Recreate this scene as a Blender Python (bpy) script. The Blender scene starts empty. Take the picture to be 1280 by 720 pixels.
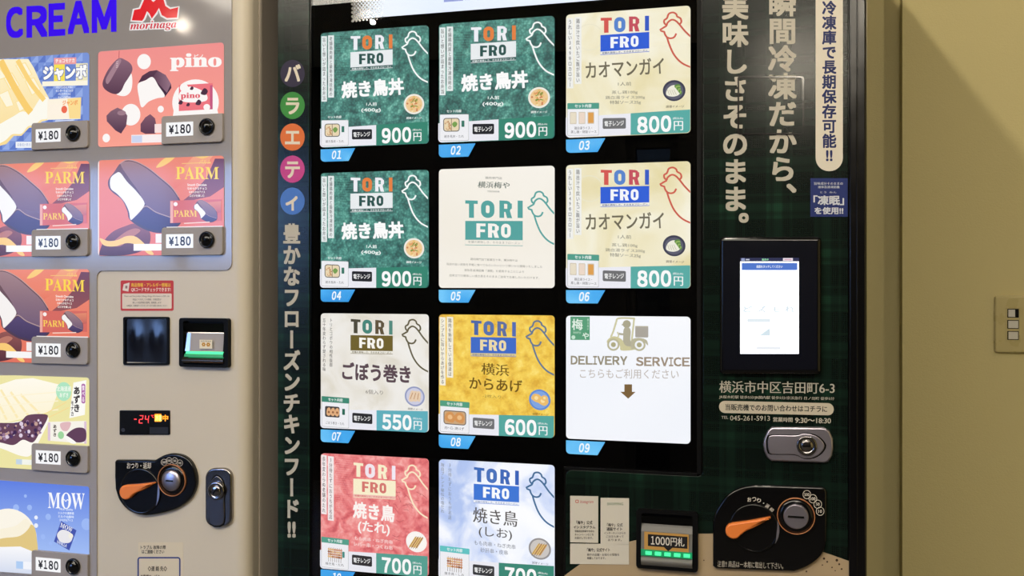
import bpy, math, random
from mathutils import Vector
random.seed(7)
scn = bpy.context.scene
COL = scn.collection

# ------------------------------------------------------------------ camera
FPX, PPX, PPY = 1250.0, 640.0, 352.0          # focal length in px, principal column, horizon row (1280x720)
YAW = math.atan(FPX / 4388.0)
DIST, EYE = 1.662, 1.25
SN, CS = math.sin(YAW), math.cos(YAW)
cam_d = bpy.data.cameras.new('camera')
cam = bpy.data.objects.new('camera', cam_d)
COL.objects.link(cam)
cam.location = (0, -DIST, EYE)
cam.rotation_euler = (math.pi / 2, 0, YAW)
cam_d.sensor_width = 36
cam_d.lens = FPX / 1280 * 36
cam_d.shift_y = -(360 - PPY) / 1280
cam_d.clip_start = 0.05
scn.camera = cam

# ------------------------------------------------------------------ light
scn.view_settings.view_transform = 'Standard'
scn.view_settings.look = 'None'
scn.view_settings.exposure = 0
scn.view_settings.gamma = 1
scn.view_settings.use_curve_mapping = False
world = bpy.data.worlds.new('daylight')
scn.world = world
world.use_nodes = True
wb = world.node_tree.nodes['Background']
wb.inputs['Strength'].default_value = 13.0
_n, _l = world.node_tree.nodes, world.node_tree.links
_tc = _n.new('ShaderNodeTexCoord'); _sp = _n.new('ShaderNodeSeparateXYZ'); _cr = _n.new('ShaderNodeValToRGB')
_l.new(_tc.outputs['Generated'], _sp.inputs[0])
_mr = _n.new('ShaderNodeMapRange'); _mr.inputs['From Min'].default_value = -.3; _mr.inputs['From Max'].default_value = .7
_l.new(_sp.outputs['Z'], _mr.inputs['Value']); _l.new(_mr.outputs['Result'], _cr.inputs[0])
_e = _cr.color_ramp.elements
_e.new(.5); _e.new(.5); _e.new(.5)
for _k, (_p, _c) in enumerate([(.20, (.008, .008, .008)), (.305, (.04, .05, .07)), (.335, (.28, .48, 1.0)), (.55, (.2, .34, .75)), (.8, (.08, .13, .28))]):
    _e[_k].position = _p; _e[_k].color = (*_c, 1)
_l.new(_cr.outputs[0], wb.inputs['Color'])

WARM = (1.0, 0.89, 0.72)
def lamp(name, loc, watts, color=WARM, radius=0.035, cone=177):
    d = bpy.data.lights.new(name, 'SPOT')
    d.spot_size = math.radians(cone); d.spot_blend = .05
    d.energy = watts
    d.color = color
    d.shadow_soft_size = radius
    o = bpy.data.objects.new(name, d)
    o.location = loc
    COL.objects.link(o)
    return o
CEIL = EYE + 1.35
lamp('downlight_or_fill', (-0.255, -0.55, CEIL - 0.05), 24, radius=.016)
lamp('downlight_or_fill', (-2.107, -3.1, CEIL - 0.01), 30, radius=.012)
lamp('downlight_or_fill', (0.45, -3.3, CEIL - 0.06), 24)  # added fill, aimed at the wall strip beside the right machine
lamp('downlight_or_fill', (0.95, -0.6, CEIL - 0.05), 13, radius=.02)  # added fill that makes the wall brighter towards the top
lamp('pendant_light', (0.015, -3.85, EYE + 1.16), 32, radius=.03)
lamp('downlight_or_fill', (-3.09, -2.9, CEIL - 0.01), 2.5, radius=.010)
ar = bpy.data.lights.new('added_fill_light', 'AREA')  # unseen warm area light, added to lift the ambient level
ar.shape = 'RECTANGLE'; ar.size = 3.4; ar.size_y = 1.0; ar.energy = 90; ar.color = (1.0, 0.92, 0.78)
aro = bpy.data.objects.new('added_fill_light', ar)
aro.location = (-1.0, -2.2, CEIL - 0.02)
COL.objects.link(aro)

# ------------------------------------------------------------------ helpers
def lin(c):
    c = c / 255.0
    return c / 12.92 if c <= 0.04045 else ((c + 0.055) / 1.055) ** 2.4
def rgb(c):
    return (lin(c[0]), lin(c[1]), lin(c[2]), 1.0)

def F(u, v, y=0.0):
    """metres on the plane y = const seen at photo position (u, v)"""
    a = (u - PPX) / FPX
    b = (PPY - v) / FPX
    dx, dy = CS * a - SN, SN * a + CS
    t = (y + DIST) / dy
    return (dx * t, EYE + b * t)

def node_mat(name):
    m = bpy.data.materials.new(name)
    m.use_nodes = True
    return m, m.node_tree.nodes, m.node_tree.links, m.node_tree.nodes['Principled BSDF']

def plain(name, c, rough=0.5, metal=0.0, coat=0.0, emit=0.0, spec=0.5, bump=0.0, bscale=400):
    m, n, l, b = node_mat(name)
    b.inputs['Base Color'].default_value = rgb(c)
    b.inputs['Roughness'].default_value = rough
    b.inputs['Metallic'].default_value = metal
    b.inputs['Coat Weight'].default_value = coat
    b.inputs['Specular IOR Level'].default_value = spec
    if emit:
        b.inputs['Emission Color'].default_value = rgb(c)
        b.inputs['Emission Strength'].default_value = emit
    tc = n.new('ShaderNodeTexCoord')
    nz = n.new('ShaderNodeTexNoise')
    nz.inputs['Scale'].default_value = bscale
    l.new(tc.outputs['Object'], nz.inputs['Vector'])
    if bump:
        bp = n.new('ShaderNodeBump')
        bp.inputs['Strength'].default_value = bump
        bp.inputs['Distance'].default_value = 0.002
        l.new(nz.outputs['Fac'], bp.inputs['Height'])
        l.new(bp.outputs['Normal'], b.inputs['Normal'])
    else:
        mr = n.new('ShaderNodeMapRange')
        mr.inputs['To Min'].default_value = max(0.0, rough - 0.04)
        mr.inputs['To Max'].default_value = min(1.0, rough + 0.04)
        nz.inputs['Scale'].default_value = 30
        l.new(nz.outputs['Fac'], mr.inputs['Value'])
        l.new(mr.outputs['Result'], b.inputs['Roughness'])
    return m

def print_mat(name, emit, rough, spec=0.3, base=1.0):
    """printed sheet; the ink colours are stored on the mesh"""
    m, n, l, b = node_mat(name)
    at = n.new('ShaderNodeAttribute')
    at.attribute_name = 'ink'
    if base < 1:
        mx = n.new('ShaderNodeMix'); mx.data_type = 'RGBA'; mx.blend_type = 'MULTIPLY'
        mx.inputs['Factor'].default_value = 1
        l.new(at.outputs['Color'], mx.inputs['A'])
        mx.inputs['B'].default_value = (base, base, base, 1)
        l.new(mx.outputs['Result'], b.inputs['Base Color'])
    else:
        l.new(at.outputs['Color'], b.inputs['Base Color'])
    b.inputs['Roughness'].default_value = rough
    b.inputs['Specular IOR Level'].default_value = spec
    if emit:
        l.new(at.outputs['Color'], b.inputs['Emission Color'])
        b.inputs['Emission Strength'].default_value = emit
    return m

def photo_mat(name, stops, scale, emit=1.06, distort=0.6, detail=6, aspect=(1, 1, 1), grain=0.0, gscale=230, rough=0.5):
    """backlit printed picture: noise pushed through a colour ramp"""
    m, n, l, b = node_mat(name)
    tc = n.new('ShaderNodeTexCoord')
    mp = n.new('ShaderNodeMapping'); mp.inputs['Scale'].default_value = aspect
    mp.inputs['Rotation'].default_value = (0, 0.5, 0)
    nz = n.new('ShaderNodeTexNoise')
    nz.inputs['Scale'].default_value = scale
    nz.inputs['Detail'].default_value = detail
    nz.inputs['Distortion'].default_value = distort
    cr = n.new('ShaderNodeValToRGB')
    e = cr.color_ramp.elements
    while len(e) < len(stops):
        e.new(0.5)
    for k, (p, c) in enumerate(stops):
        e[k].position = p; e[k].color = rgb(c)
    l.new(tc.outputs['Object'], mp.inputs['Vector'])
    l.new(mp.outputs['Vector'], nz.inputs['Vector'])
    if grain:
        g = n.new('ShaderNodeTexVoronoi'); g.inputs['Scale'].default_value = gscale
        l.new(tc.outputs['Object'], g.inputs['Vector'])
        mm = n.new('ShaderNodeMath'); mm.operation = 'MULTIPLY_ADD'
        l.new(g.outputs['Distance'], mm.inputs[0]); mm.inputs[1].default_value = -grain; mm.inputs[2].default_value = grain * .42
        ad = n.new('ShaderNodeMath'); ad.operation = 'ADD'
        l.new(nz.outputs['Fac'], ad.inputs[0]); l.new(mm.outputs[0], ad.inputs[1])
        l.new(ad.outputs[0], cr.inputs['Fac'])
    else:
        l.new(nz.outputs['Fac'], cr.inputs['Fac'])
    out = cr.outputs['Color']
    l.new(out, b.inputs['Emission Color'])
    b.inputs['Emission Strength'].default_value = emit
    b.inputs['Base Color'].default_value = (0.02, 0.02, 0.02, 1)
    b.inputs['Roughness'].default_value = rough
    b.inputs['Specular IOR Level'].default_value = 0.3
    return m

def tartan_mat():
    m, n, l, b = node_mat('dark_green_tartan_wrap')
    tc = n.new('ShaderNodeTexCoord')
    sp = n.new('ShaderNodeSeparateXYZ')
    l.new(tc.outputs['Object'], sp.inputs[0])
    def stripes(axis, freq, ramp, phase=0.0):
        mu = n.new('ShaderNodeMath'); mu.operation = 'MULTIPLY_ADD'
        mu.inputs[1].default_value = freq; mu.inputs[2].default_value = phase
        l.new(sp.outputs[axis], mu.inputs[0])
        fr = n.new('ShaderNodeMath'); fr.operation = 'FRACT'
        l.new(mu.outputs[0], fr.inputs[0])
        cr = n.new('ShaderNodeValToRGB')
        e = cr.color_ramp.elements
        while len(e) < len(ramp):
            e.new(0.5)
        for k, (p, g) in enumerate(ramp):
            e[k].position = p; e[k].color = (g, g, g, 1)
        l.new(fr.outputs[0], cr.inputs[0])
        return cr.outputs[0]
    band = [(0, .1), (.22, .1), (.26, .85), (.36, .3), (.42, .9), (.55, .95), (.6, .25), (.72, .15), (.76, .7), (.8, .12)]
    fine = [(0, 0), (.3, 0), (.5, 1), (.7, 0), (1, 0)]
    def add(a, c, op='ADD'):
        x = n.new('ShaderNodeMath'); x.operation = op
        l.new(a, x.inputs[0])
        if hasattr(c, 'links'): l.new(c, x.inputs[1])
        else: x.inputs[1].default_value = c
        return x.outputs[0]
    h = stripes('Z', 13.5, band); v = stripes('X', 13.5, band, .35)
    fh = stripes('Z', 300, fine); fv = stripes('X', 300, fine)
    hv = add(add(add(h, v), .36, 'MULTIPLY'), add(add(fh, fv), .10, 'MULTIPLY'))
    nz = n.new('ShaderNodeTexNoise'); nz.inputs['Scale'].default_value = 6
    l.new(tc.outputs['Object'], nz.inputs['Vector'])
    hv = add(hv, nz.outputs['Fac'], 'MULTIPLY')
    cr = n.new('ShaderNodeValToRGB')
    e = cr.color_ramp.elements
    e.new(.5)
    for k, (p, c) in enumerate([(0, (11, 17, 15)), (.3, (20, 38, 30)), (.7, (38, 80, 58))]):
        e[k].position = p; e[k].color = rgb(c)
    l.new(hv, cr.inputs[0])
    l.new(cr.outputs[0], b.inputs['Base Color'])
    b.inputs['Roughness'].default_value = .17
    b.inputs['Specular IOR Level'].default_value = .25
    bp = n.new('ShaderNodeBump'); bp.inputs['Strength'].default_value = .10; bp.inputs['Distance'].default_value = .0004
    n2 = n.new('ShaderNodeTexNoise'); n2.inputs['Scale'].default_value = 900
    l.new(tc.outputs['Object'], n2.inputs['Vector'])
    l.new(n2.outputs['Fac'], bp.inputs['Height'])
    l.new(bp.outputs['Normal'], b.inputs['Normal'])
    return m

def glass_mat(name, tint=(1, 1, 1), ior=1.45, rough=0.0):
    m = bpy.data.materials.new(name)
    m.use_nodes = True
    n, l = m.node_tree.nodes, m.node_tree.links
    n.clear()
    o = n.new('ShaderNodeOutputMaterial')
    tr = n.new('ShaderNodeBsdfTransparent'); tr.inputs[0].default_value = (*tint, 1)
    gl = n.new('ShaderNodeBsdfGlossy'); gl.inputs['Roughness'].default_value = rough
    fr = n.new('ShaderNodeFresnel'); fr.inputs['IOR'].default_value = ior
    mx = n.new('ShaderNodeMixShader')
    l.new(fr.outputs[0], mx.inputs[0]); l.new(tr.outputs[0], mx.inputs[1]); l.new(gl.outputs[0], mx.inputs[2])
    l.new(mx.outputs[0], o.inputs[0])
    return m

M = {}
M['lit'] = print_mat('backlit_print', .95, .1, .3, .06)
M['card'] = print_mat('card_print', 1.02, .6, .05, .06)
M['flat'] = print_mat('printed_vinyl', 0, .45, .3)
M['tartan'] = tartan_mat()
M['glass'] = glass_mat('clear_glass')
M['tinted'] = glass_mat('tinted_glass', (.15, .14, .12))
M['beige'] = plain('beige_enamel', (208, 198, 180), .32, spec=.4)
M['beige_side'] = plain('grey_beige_steel', (214, 202, 186), .5)
M['grey'] = plain('silver_grey_acrylic', (158, 154, 158), .07, spec=.55)
M['greyplate'] = plain('grey_button_plate', (160, 152, 148), .4)
M['black'] = plain('black_gloss', (8, 8, 10), .15)
M['blackmat'] = plain('black_satin', (6, 6, 7), .5, spec=.15)
M['backing'] = plain('black_backing', (2, 2, 3), .8, spec=0)
M['chrome'] = plain('dark_chrome', (150, 146, 146), .14, 1.0)
M['dull'] = plain('dull_grey_metal', (112, 110, 106), .5)
M['steel'] = plain('satin_steel', (196, 190, 204), .36, 1.0)
M['brass'] = plain('copper_ring', (196, 128, 84), .35, .3)
M['orange'] = plain('orange_plastic', (236, 130, 58), .4)
M['white'] = plain('white_plastic', (226, 222, 212), .45)
M['smoke'] = plain('smoked_cover', (14, 16, 26), .16, spec=.5)
M['led_green'] = plain('green_led', (70, 230, 150), .4, emit=1.0)
M['led_green_dim'] = plain('green_diffuser', (24, 128, 84), .3, emit=.6)
M['led_red'] = plain('red_led', (255, 60, 62), .4, emit=1.3)
M['led_amber'] = plain('amber_led', (255, 150, 20), .4, emit=1.1)
M['led_yellow'] = plain('yellow_led', (255, 232, 120), .4, emit=1.2)
M['screen'] = plain('bright_lcd', (244, 248, 255), .3, emit=1.15)
M['ivory'] = plain('ivory_switch_plastic', (206, 192, 138), .28)
M['wall'] = plain('beige_wallpaper', (220, 207, 153), .8, bump=.25, bscale=320, spec=.2)
M['ceilm'] = plain('ceiling_white', (206, 198, 180), .9)
M['floorm'] = plain('grey_floor_tile', (64, 61, 57), .7)
M['rear'] = plain('rear_wall_paint', (52, 49, 44), .8, spec=.2)
TEAL = [(.28, (30, 78, 76)), (.45, (54, 116, 108)), (.57, (74, 144, 132)), (.74, (128, 194, 178))]
M['teal'] = photo_mat('teal_food_photo', TEAL, 40, distort=1.2, detail=9, grain=.28)
M['cream'] = photo_mat('cream_food_photo', [(.3, (226, 214, 164)), (.45, (235, 226, 190)), (.6, (242, 237, 214)), (.75, (248, 245, 236))], 9, distort=.8)
M['parch'] = photo_mat('parchment_photo', [(.3, (222, 216, 202)), (.5, (234, 230, 222)), (.7, (240, 238, 234))], 16, distort=1)
M['ivorycard'] = photo_mat('ivory_card', [(.3, (240, 234, 222)), (.7, (246, 242, 234))], 3, detail=1)
M['gold'] = photo_mat('golden_food_photo', [(.3, (222, 170, 52)), (.45, (238, 196, 72)), (.6, (246, 212, 92)), (.75, (251, 228, 130))], 55, distort=.3, detail=10, grain=.12, gscale=300)
M['whitecard'] = photo_mat('white_card', [(.3, (240, 243, 250)), (.7, (250, 251, 254))], 3, detail=1)
M['redph'] = photo_mat('red_food_photo', [(.3, (206, 88, 94)), (.42, (228, 116, 118)), (.55, (238, 142, 140)), (.72, (248, 184, 178))], 40, distort=1.2, grain=.1)
M['blueph'] = photo_mat('pale_blue_photo', [(.36, (176, 196, 240)), (.46, (216, 226, 250)), (.56, (244, 247, 255)), (.7, (252, 253, 255))], 12, distort=.8)
M['toplit'] = photo_mat('lit_header', [(.3, (226, 238, 255)), (.7, (244, 249, 255))], 2, detail=1)
M['bluetab'] = photo_mat('blue_tab', [(.3, (44, 150, 226)), (.5, (66, 170, 238)), (.7, (110, 198, 248))], 14, detail=1)

# ------------------------------------------------------------------ text
_glyphs = {}
def glyph(s, bold=0.0, res=3, shear=0.0):
    k = (s, round(bold, 3), res, shear)
    if k in _glyphs:
        return _glyphs[k]
    c = bpy.data.curves.new('txt', 'FONT')
    c.body = s
    c.resolution_u = res
    c.offset = bold
    c.shear = shear
    o = bpy.data.objects.new('txt', c)
    COL.objects.link(o)
    bpy.context.view_layer.update()
    dg = bpy.context.evaluated_depsgraph_get()
    me = bpy.data.meshes.new_from_object(o.evaluated_get(dg))
    vs = [(v.co.x, v.co.y) for v in me.vertices]
    fs = [tuple(p.vertices) for p in me.polygons]
    bpy.data.objects.remove(o); bpy.data.curves.remove(c); bpy.data.meshes.remove(me)
    if vs:
        bb = (min(v[0] for v in vs), min(v[1] for v in vs), max(v[0] for v in vs), max(v[1] for v in vs))
    else:
        bb = (0, 0, 1, 1)
    _glyphs[k] = (vs, fs, bb)
    return _glyphs[k]

# ------------------------------------------------------------------ mesh builder
class MB:
    def __init__(s, *mats):
        s.v, s.f, s.c, s.m, s.sm = [], [], [], [], []
        s.mats = list(mats)
    def mi(s, mat):
        if mat not in s.mats:
            s.mats.append(mat)
        return s.mats.index(mat)
    def face(s, idx, mat=None, col=(200, 200, 200), smooth=False):
        s.f.append(tuple(idx)); s.m.append(s.mi(mat) if mat else 0)
        s.sm.append(smooth)
        s.c.append(col)
    def poly(s, pts, mat=None, col=(200, 200, 200)):
        """col: one sRGB colour, or one per corner"""
        b = len(s.v)
        s.v += [tuple(p) for p in pts]
        s.face(range(b, b + len(pts)), mat, col)
    def box(s, x0, x1, y0, y1, z0, z1, mat=None, col=(200, 200, 200)):
        b = len(s.v)
        s.v += [(x, y, z) for x in (x0, x1) for y in (y0, y1) for z in (z0, z1)]
        for q in ((0, 1, 3, 2), (4, 6, 7, 5), (0, 4, 5, 1), (2, 3, 7, 6), (0, 2, 6, 4), (1, 5, 7, 3)):
            s.face([b + i for i in q], mat, col)
    def slab(s, out, yf, yb, bev=0.0, mat=None, col=(200, 200, 200), cap=True, steps=3):
        """outline of (x, z) points from the front depth yf to the back depth yb, front edge rounded by bev"""
        n = len(out)
        area = sum(out[i][0] * out[(i + 1) % n][1] - out[(i + 1) % n][0] * out[i][1] for i in range(n))
        if area < 0:
            out = out[::-1]
        nr = []
        for i in range(n):
            a, p, c = out[i - 1], out[i], out[(i + 1) % n]
            d1 = Vector((p[0] - a[0], p[1] - a[1])); d2 = Vector((c[0] - p[0], c[1] - p[1]))
            if d1.length < 1e-9: d1 = d2
            if d2.length < 1e-9: d2 = d1
            n1 = Vector((-d1.y, d1.x)).normalized(); n2 = Vector((-d2.y, d2.x)).normalized()
            q = n1 + n2
            if q.length < 1e-6: q = n1
            q.normalize()
            nr.append(q / max(.5, q.dot(n1)))
        rings = [(0, yb)]
        if bev > 0:
            for k in range(steps + 1):
                a = k / steps * math.pi / 2
                rings.append((bev * (1 - math.cos(a)), yf + bev * (1 - math.sin(a))))
        else:
            rings.append((0, yf))
        bs = []
        for ins, y in rings:
            bs.append(len(s.v))
            s.v += [(out[i][0] + nr[i].x * ins, y, out[i][1] + nr[i].y * ins) for i in range(n)]
        for r in range(len(bs) - 1):
            for i in range(n):
                j = (i + 1) % n
                s.face([bs[r] + i, bs[r] + j, bs[r + 1] + j, bs[r + 1] + i], mat, col, r > 0)
        if cap:
            s.face([bs[-1] + i for i in range(n)], mat, col)
        s.face([bs[0] + i for i in range(n)][::-1], mat, col)
    def ring(s, out, inn, yf, yb, mat=None, col=(200, 200, 200)):
        """frame between two outlines with the same number of points"""
        n = len(out); b = len(s.v)
        for o, y in ((out, yb), (out, yf), (inn, yf), (inn, yb)):
            s.v += [(p[0], y, p[1]) for p in o]
        for r in range(4):
            q = (r + 1) % 4
            for i in range(n):
                j = (i + 1) % n
                s.face([b + r * n + i, b + r * n + j, b + q * n + j, b + q * n + i], mat, col)
    def lathe(s, cx, cz, prof, mat=None, n=32, col=(200, 200, 200), smooth=True, caps=True):
        """profile of (radius, y) turned about the axis through (cx, cz) parallel to y"""
        b = len(s.v)
        for r, y in prof:
            s.v += [(cx + r * math.cos(2 * math.pi * k / n), y, cz + r * math.sin(2 * math.pi * k / n)) for k in range(n)]
        for q in range(len(prof) - 1):
            for k in range(n):
                j = (k + 1) % n
                s.face([b + q * n + k, b + q * n + j, b + (q + 1) * n + j, b + (q + 1) * n + k], mat, col, smooth)
        if not caps: return
        s.face([b + (len(prof) - 1) * n + k for k in range(n)], mat, col)
        s.face([b + k for k in range(n)][::-1], mat, col)
    def build(s, name, parent=None, label=None, kind=None):
        me = bpy.data.meshes.new(name)
        off = parent_world(parent)
        me.from_pydata([(v[0] - off[0], v[1] - off[1], v[2] - off[2]) for v in s.v], [], s.f)
        for m in s.mats:
            me.materials.append(m)
        me.polygons.foreach_set('material_index', s.m)
        me.polygons.foreach_set('use_smooth', s.sm)
        at = me.color_attributes.new('ink', 'FLOAT_COLOR', 'CORNER')
        buf = []
        cache = {}
        for f, c in zip(s.f, s.c):
            if isinstance(c[0], (int, float)):
                if c not in cache: cache[c] = rgb(c)
                buf += list(cache[c]) * len(f)
            else:
                for q in c: buf += list(rgb(q))
        at.data.foreach_set('color', buf)
        me.update()
        o = bpy.data.objects.new(name, me)
        COL.objects.link(o)
        if parent: o.parent = parent
        if label: o['label'] = label
        if kind: o['kind'] = kind
        return o

def parent_world(p):
    x = Vector((0, 0, 0))
    while p:
        x = x + p.location
        p = p.parent
    return x

def rrect(x0, z0, x1, z1, r, n=5):
    """rounded rectangle outline"""
    if x0 > x1: x0, x1 = x1, x0
    if z0 > z1: z0, z1 = z1, z0
    rs = r if isinstance(r, (tuple, list)) else (r,) * 4      # bl, br, tr, tl
    out = []
    for (cx, cz, a0, rr) in ((x0 + rs[0], z0 + rs[0], 180, rs[0]), (x1 - rs[1], z0 + rs[1], 270, rs[1]),
                             (x1 - rs[2], z1 - rs[2], 0, rs[2]), (x0 + rs[3], z1 - rs[3], 90, rs[3])):
        for k in range(n + 1):
            a = math.radians(a0 + 90 * k / n)
            out.append((cx + rr * math.cos(a), cz + rr * math.sin(a)))
    return out

def smooth_pts(pts, closed=True, n=5):
    """Catmull-Rom through the points"""
    out = []
    N = len(pts)
    rng = range(N) if closed else range(N - 1)
    for i in rng:
        if closed:
            p0, p1, p2, p3 = pts[i - 1], pts[i], pts[(i + 1) % N], pts[(i + 2) % N]
        else:
            p0, p1, p2, p3 = pts[max(i - 1, 0)], pts[i], pts[i + 1], pts[min(i + 2, N - 1)]
        for k in range(n):
            t = k / n
            out.append(tuple(.5 * (2 * p1[d] + (p2[d] - p0[d]) * t + (2 * p0[d] - 5 * p1[d] + 4 * p2[d] - p3[d]) * t * t
                                   + (3 * p1[d] - p0[d] - 3 * p2[d] + p3[d]) * t ** 3) for d in (0, 1)))
    if not closed:
        out.append(tuple(pts[-1]))
    return out

STEP = 0.00004
def shifts(b):
    """heavier lettering: the same glyph laid again, moved by the extra stroke weight"""
    if b < .004: return [(0, 0)]
    if b < .016: return [(-b, 0), (b, 0)]
    if b < .026: return [(-b, -b * .7), (b, -b * .7), (-b, b * .7), (b, b * .7)]
    return [(0, 0)] + [(i * b, j * b) for i in (-1, 0, 1) for j in (-1, 0, 1) if i or j]
class Art:
    """flat print laid on a surface, layer over layer; mp turns drawing units into (x, z) metres"""
    def __init__(s, mb, mp, y, mat):
        s.mb, s.mp, s.y, s.mat, s.k, s.hold = mb, mp, y, mat, 1, False
    def up(s):
        s.k += .04 if s.hold else 1
        return s.y - s.k * STEP
    def same(s, on):
        """while on, many small marks share one layer of ink"""
        s.k += 1; s.hold = on
    def poly(s, pts, col, mat=None):
        y = s.up()
        q = []
        for p in pts:
            x, z = s.mp(*p); q.append((x, y, z))
        s.mb.poly(q, mat or s.mat, col)
    def blob(s, pts, col, mat=None, n=5):
        s.poly(smooth_pts(pts, True, n), col, mat)
    def grad(s, pts, c0, c1, ax=1, smooth=False):
        """polygon with the ink running from c0 to c1 along axis ax"""
        if smooth: pts = smooth_pts(pts)
        lo = min(p[ax] for p in pts); hi = max(p[ax] for p in pts)
        s.poly(pts, [tuple(c0[i] + (c1[i] - c0[i]) * (p[ax] - lo) / (hi - lo) for i in range(3)) for p in pts])
    def rect(s, x0, y0, x1, y1, col, r=0, mat=None):
        if r: s.poly(rrect(x0, y0, x1, y1, r, 4), col, mat)
        else: s.poly([(x0, y0), (x1, y0), (x1, y1), (x0, y1)], col, mat)
    def circ(s, cx, cy, rx, col, ry=None, n=28, mat=None):
        ry = ry or rx
        s.poly([(cx + rx * math.cos(2 * math.pi * k / n), cy + ry * math.sin(2 * math.pi * k / n)) for k in range(n)], col, mat)
    def line(s, pts, w, col, closed=False, mat=None):
        y = s.up()
        N = len(pts)
        L, R = [], []
        for i in range(N):
            a = pts[i - 1] if (i or closed) else pts[i]
            c = pts[(i + 1) % N] if (i < N - 1 or closed) else pts[i]
            dx, dy = c[0] - a[0], c[1] - a[1]
            d = math.hypot(dx, dy) or 1
            nx, ny = -dy / d * w / 2, dx / d * w / 2
            L.append((pts[i][0] + nx, pts[i][1] + ny)); R.append((pts[i][0] - nx, pts[i][1] - ny))
        b = len(s.mb.v)
        for p in L + R:
            x, z = s.mp(*p); s.mb.v.append((x, y, z))
        for i in range(N if closed else N - 1):
            j = (i + 1) % N
            s.mb.face([b + i, b + j, b + N + j, b + N + i], mat or s.mat, col)
    def text(s, t, x0, y0, x1, y1, col, bold=0.0, res=2, shear=0.0, mat=None, rot=None):
        """text stretched into the box (y grows downwards); rot = (angle in degrees) about the box centre"""
        vs, fs, bb = glyph(t, 0, res, shear)
        bold = max(bold, 0)
        y = s.up()
        W = (bb[2] - bb[0] + 2 * bold) or 1; H = (bb[3] - bb[1] + 2 * bold) or 1
        cx, cy = (x0 + x1) / 2, (y0 + y1) / 2
        ca, sa = (math.cos(math.radians(rot)), math.sin(math.radians(rot))) if rot else (1, 0)
        for k, (sx_, sy_) in enumerate(shifts(bold)):
            b = len(s.mb.v)
            for vx, vy in vs:
                u = x0 + (vx + sx_ + bold - bb[0]) / W * (x1 - x0)
                v = y1 - (vy + sy_ + bold - bb[1]) / H * (y1 - y0)
                if rot:
                    u, v = cx + (u - cx) * ca - (v - cy) * sa, cy + (u - cx) * sa + (v - cy) * ca
                x, z = s.mp(u, v)
                s.mb.v.append((x, y - k * 2e-6, z))
            for f in fs:
                s.mb.face([b + i for i in f], mat or s.mat, col)
    def digits(s, t, x0, y0, x1, y1, col, bold=0.0, res=3, gap=.1, mat=None, rise=0.0):
        """upright figures or capitals, each filling its own equal cell"""
        wt = [{'I': .55, 'M': 1.2}.get(c, 1.0) for c in t]
        u = (x1 - x0) / sum(wt)
        for k, ch in enumerate(t):
            a = x0 + u * sum(wt[:k]); w = u * wt[k]; g = w * gap * (2.0 if ch == '1' else 1)
            c = chr(ord(ch) + 0xFEE0) if '!' <= ch <= '~' else ch
            s.text(c, a + g, y0 - rise * k, a + w - g * (1.2 if ch == '1' else 1), y1 - rise * k, col, bold, res, mat=mat)
    def outlined(s, t, x0, y0, x1, y1, col, edge, ob, bold=0.0, res=3, rot=None, shear=0.0):
        bb = glyph(t, 0, res, shear)[2]
        ex = ob * (x1 - x0) / (bb[2] - bb[0]); ey = ob * (y1 - y0) / (bb[3] - bb[1])
        s.text(t, x0 - ex, y0 - ey, x1 + ex, y1 + ey, edge, ob + bold, res, shear, rot=rot)
        s.text(t, x0, y0, x1, y1, col, bold, res, shear, rot=rot)
    def vtext(s, t, cx, y0, y1, w, col, bold=0.0, res=2, mat=None):
        """vertical Japanese writing centred on cx"""
        cells = []
        i = 0
        while i < len(t):
            if t[i:i + 2] == '!!': cells.append('!!'); i += 2
            else: cells.append(t[i]); i += 1
        p = (y1 - y0) / len(cells)
        y = s.up()
        for k, ch in enumerate(cells):
            if ch == ' ': continue
            vs, fs, bb = glyph(ch, 0, res)
            yc = y0 + (k + .5) * p
            half = len(ch) > 1 or ord(ch[0]) < 256
            mx, my = ((bb[0] + bb[2]) / 2, (bb[1] + bb[3]) / 2) if half else (.5, .38)
            for j, (sx_, sy_) in enumerate(shifts(bold)):
                b = len(s.mb.v)
                for vx, vy in vs:
                    a, e = vx + sx_ - mx, vy + sy_ - my
                    if ch in 'ー〜': a, e = e, -a
                    if ch in '、。': a, e = a + .62, e + .6
                    x, z = s.mp(cx + a * w, yc - e * p * .98)
                    s.mb.v.append((x, y - j * 2e-6, z))
                for f in fs:
                    s.mb.face([b + q for q in f], mat or s.mat, col)

def unit_map(x0, ztop, w, h):
    return lambda u, v: (x0 + u * w, ztop - v * h)
def crop_map(base, xl, xr, tl, tr, bl, br):
    """drawing units measured in a close-up where the sheet's corners lie at the given places"""
    def f(u, v):
        a = (u - xl) / (xr - xl)
        t = tl + (tr - tl) * a; b = bl + (br - bl) * a
        return base(a, (v - t) / (b - t))
    return f

def thing(name, label, cat, loc, group=None):
    o = bpy.data.objects.new(name, None)
    o.empty_display_size = .1
    COL.objects.link(o)
    o.location = loc
    o['label'] = label; o['category'] = cat
    if group: o['group'] = group
    bpy.context.view_layer.update()
    return o

def structure(name, mat, boxes):
    mb = MB(mat)
    for b in boxes: mb.box(*b)
    return mb.build(name, kind='structure')

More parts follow.
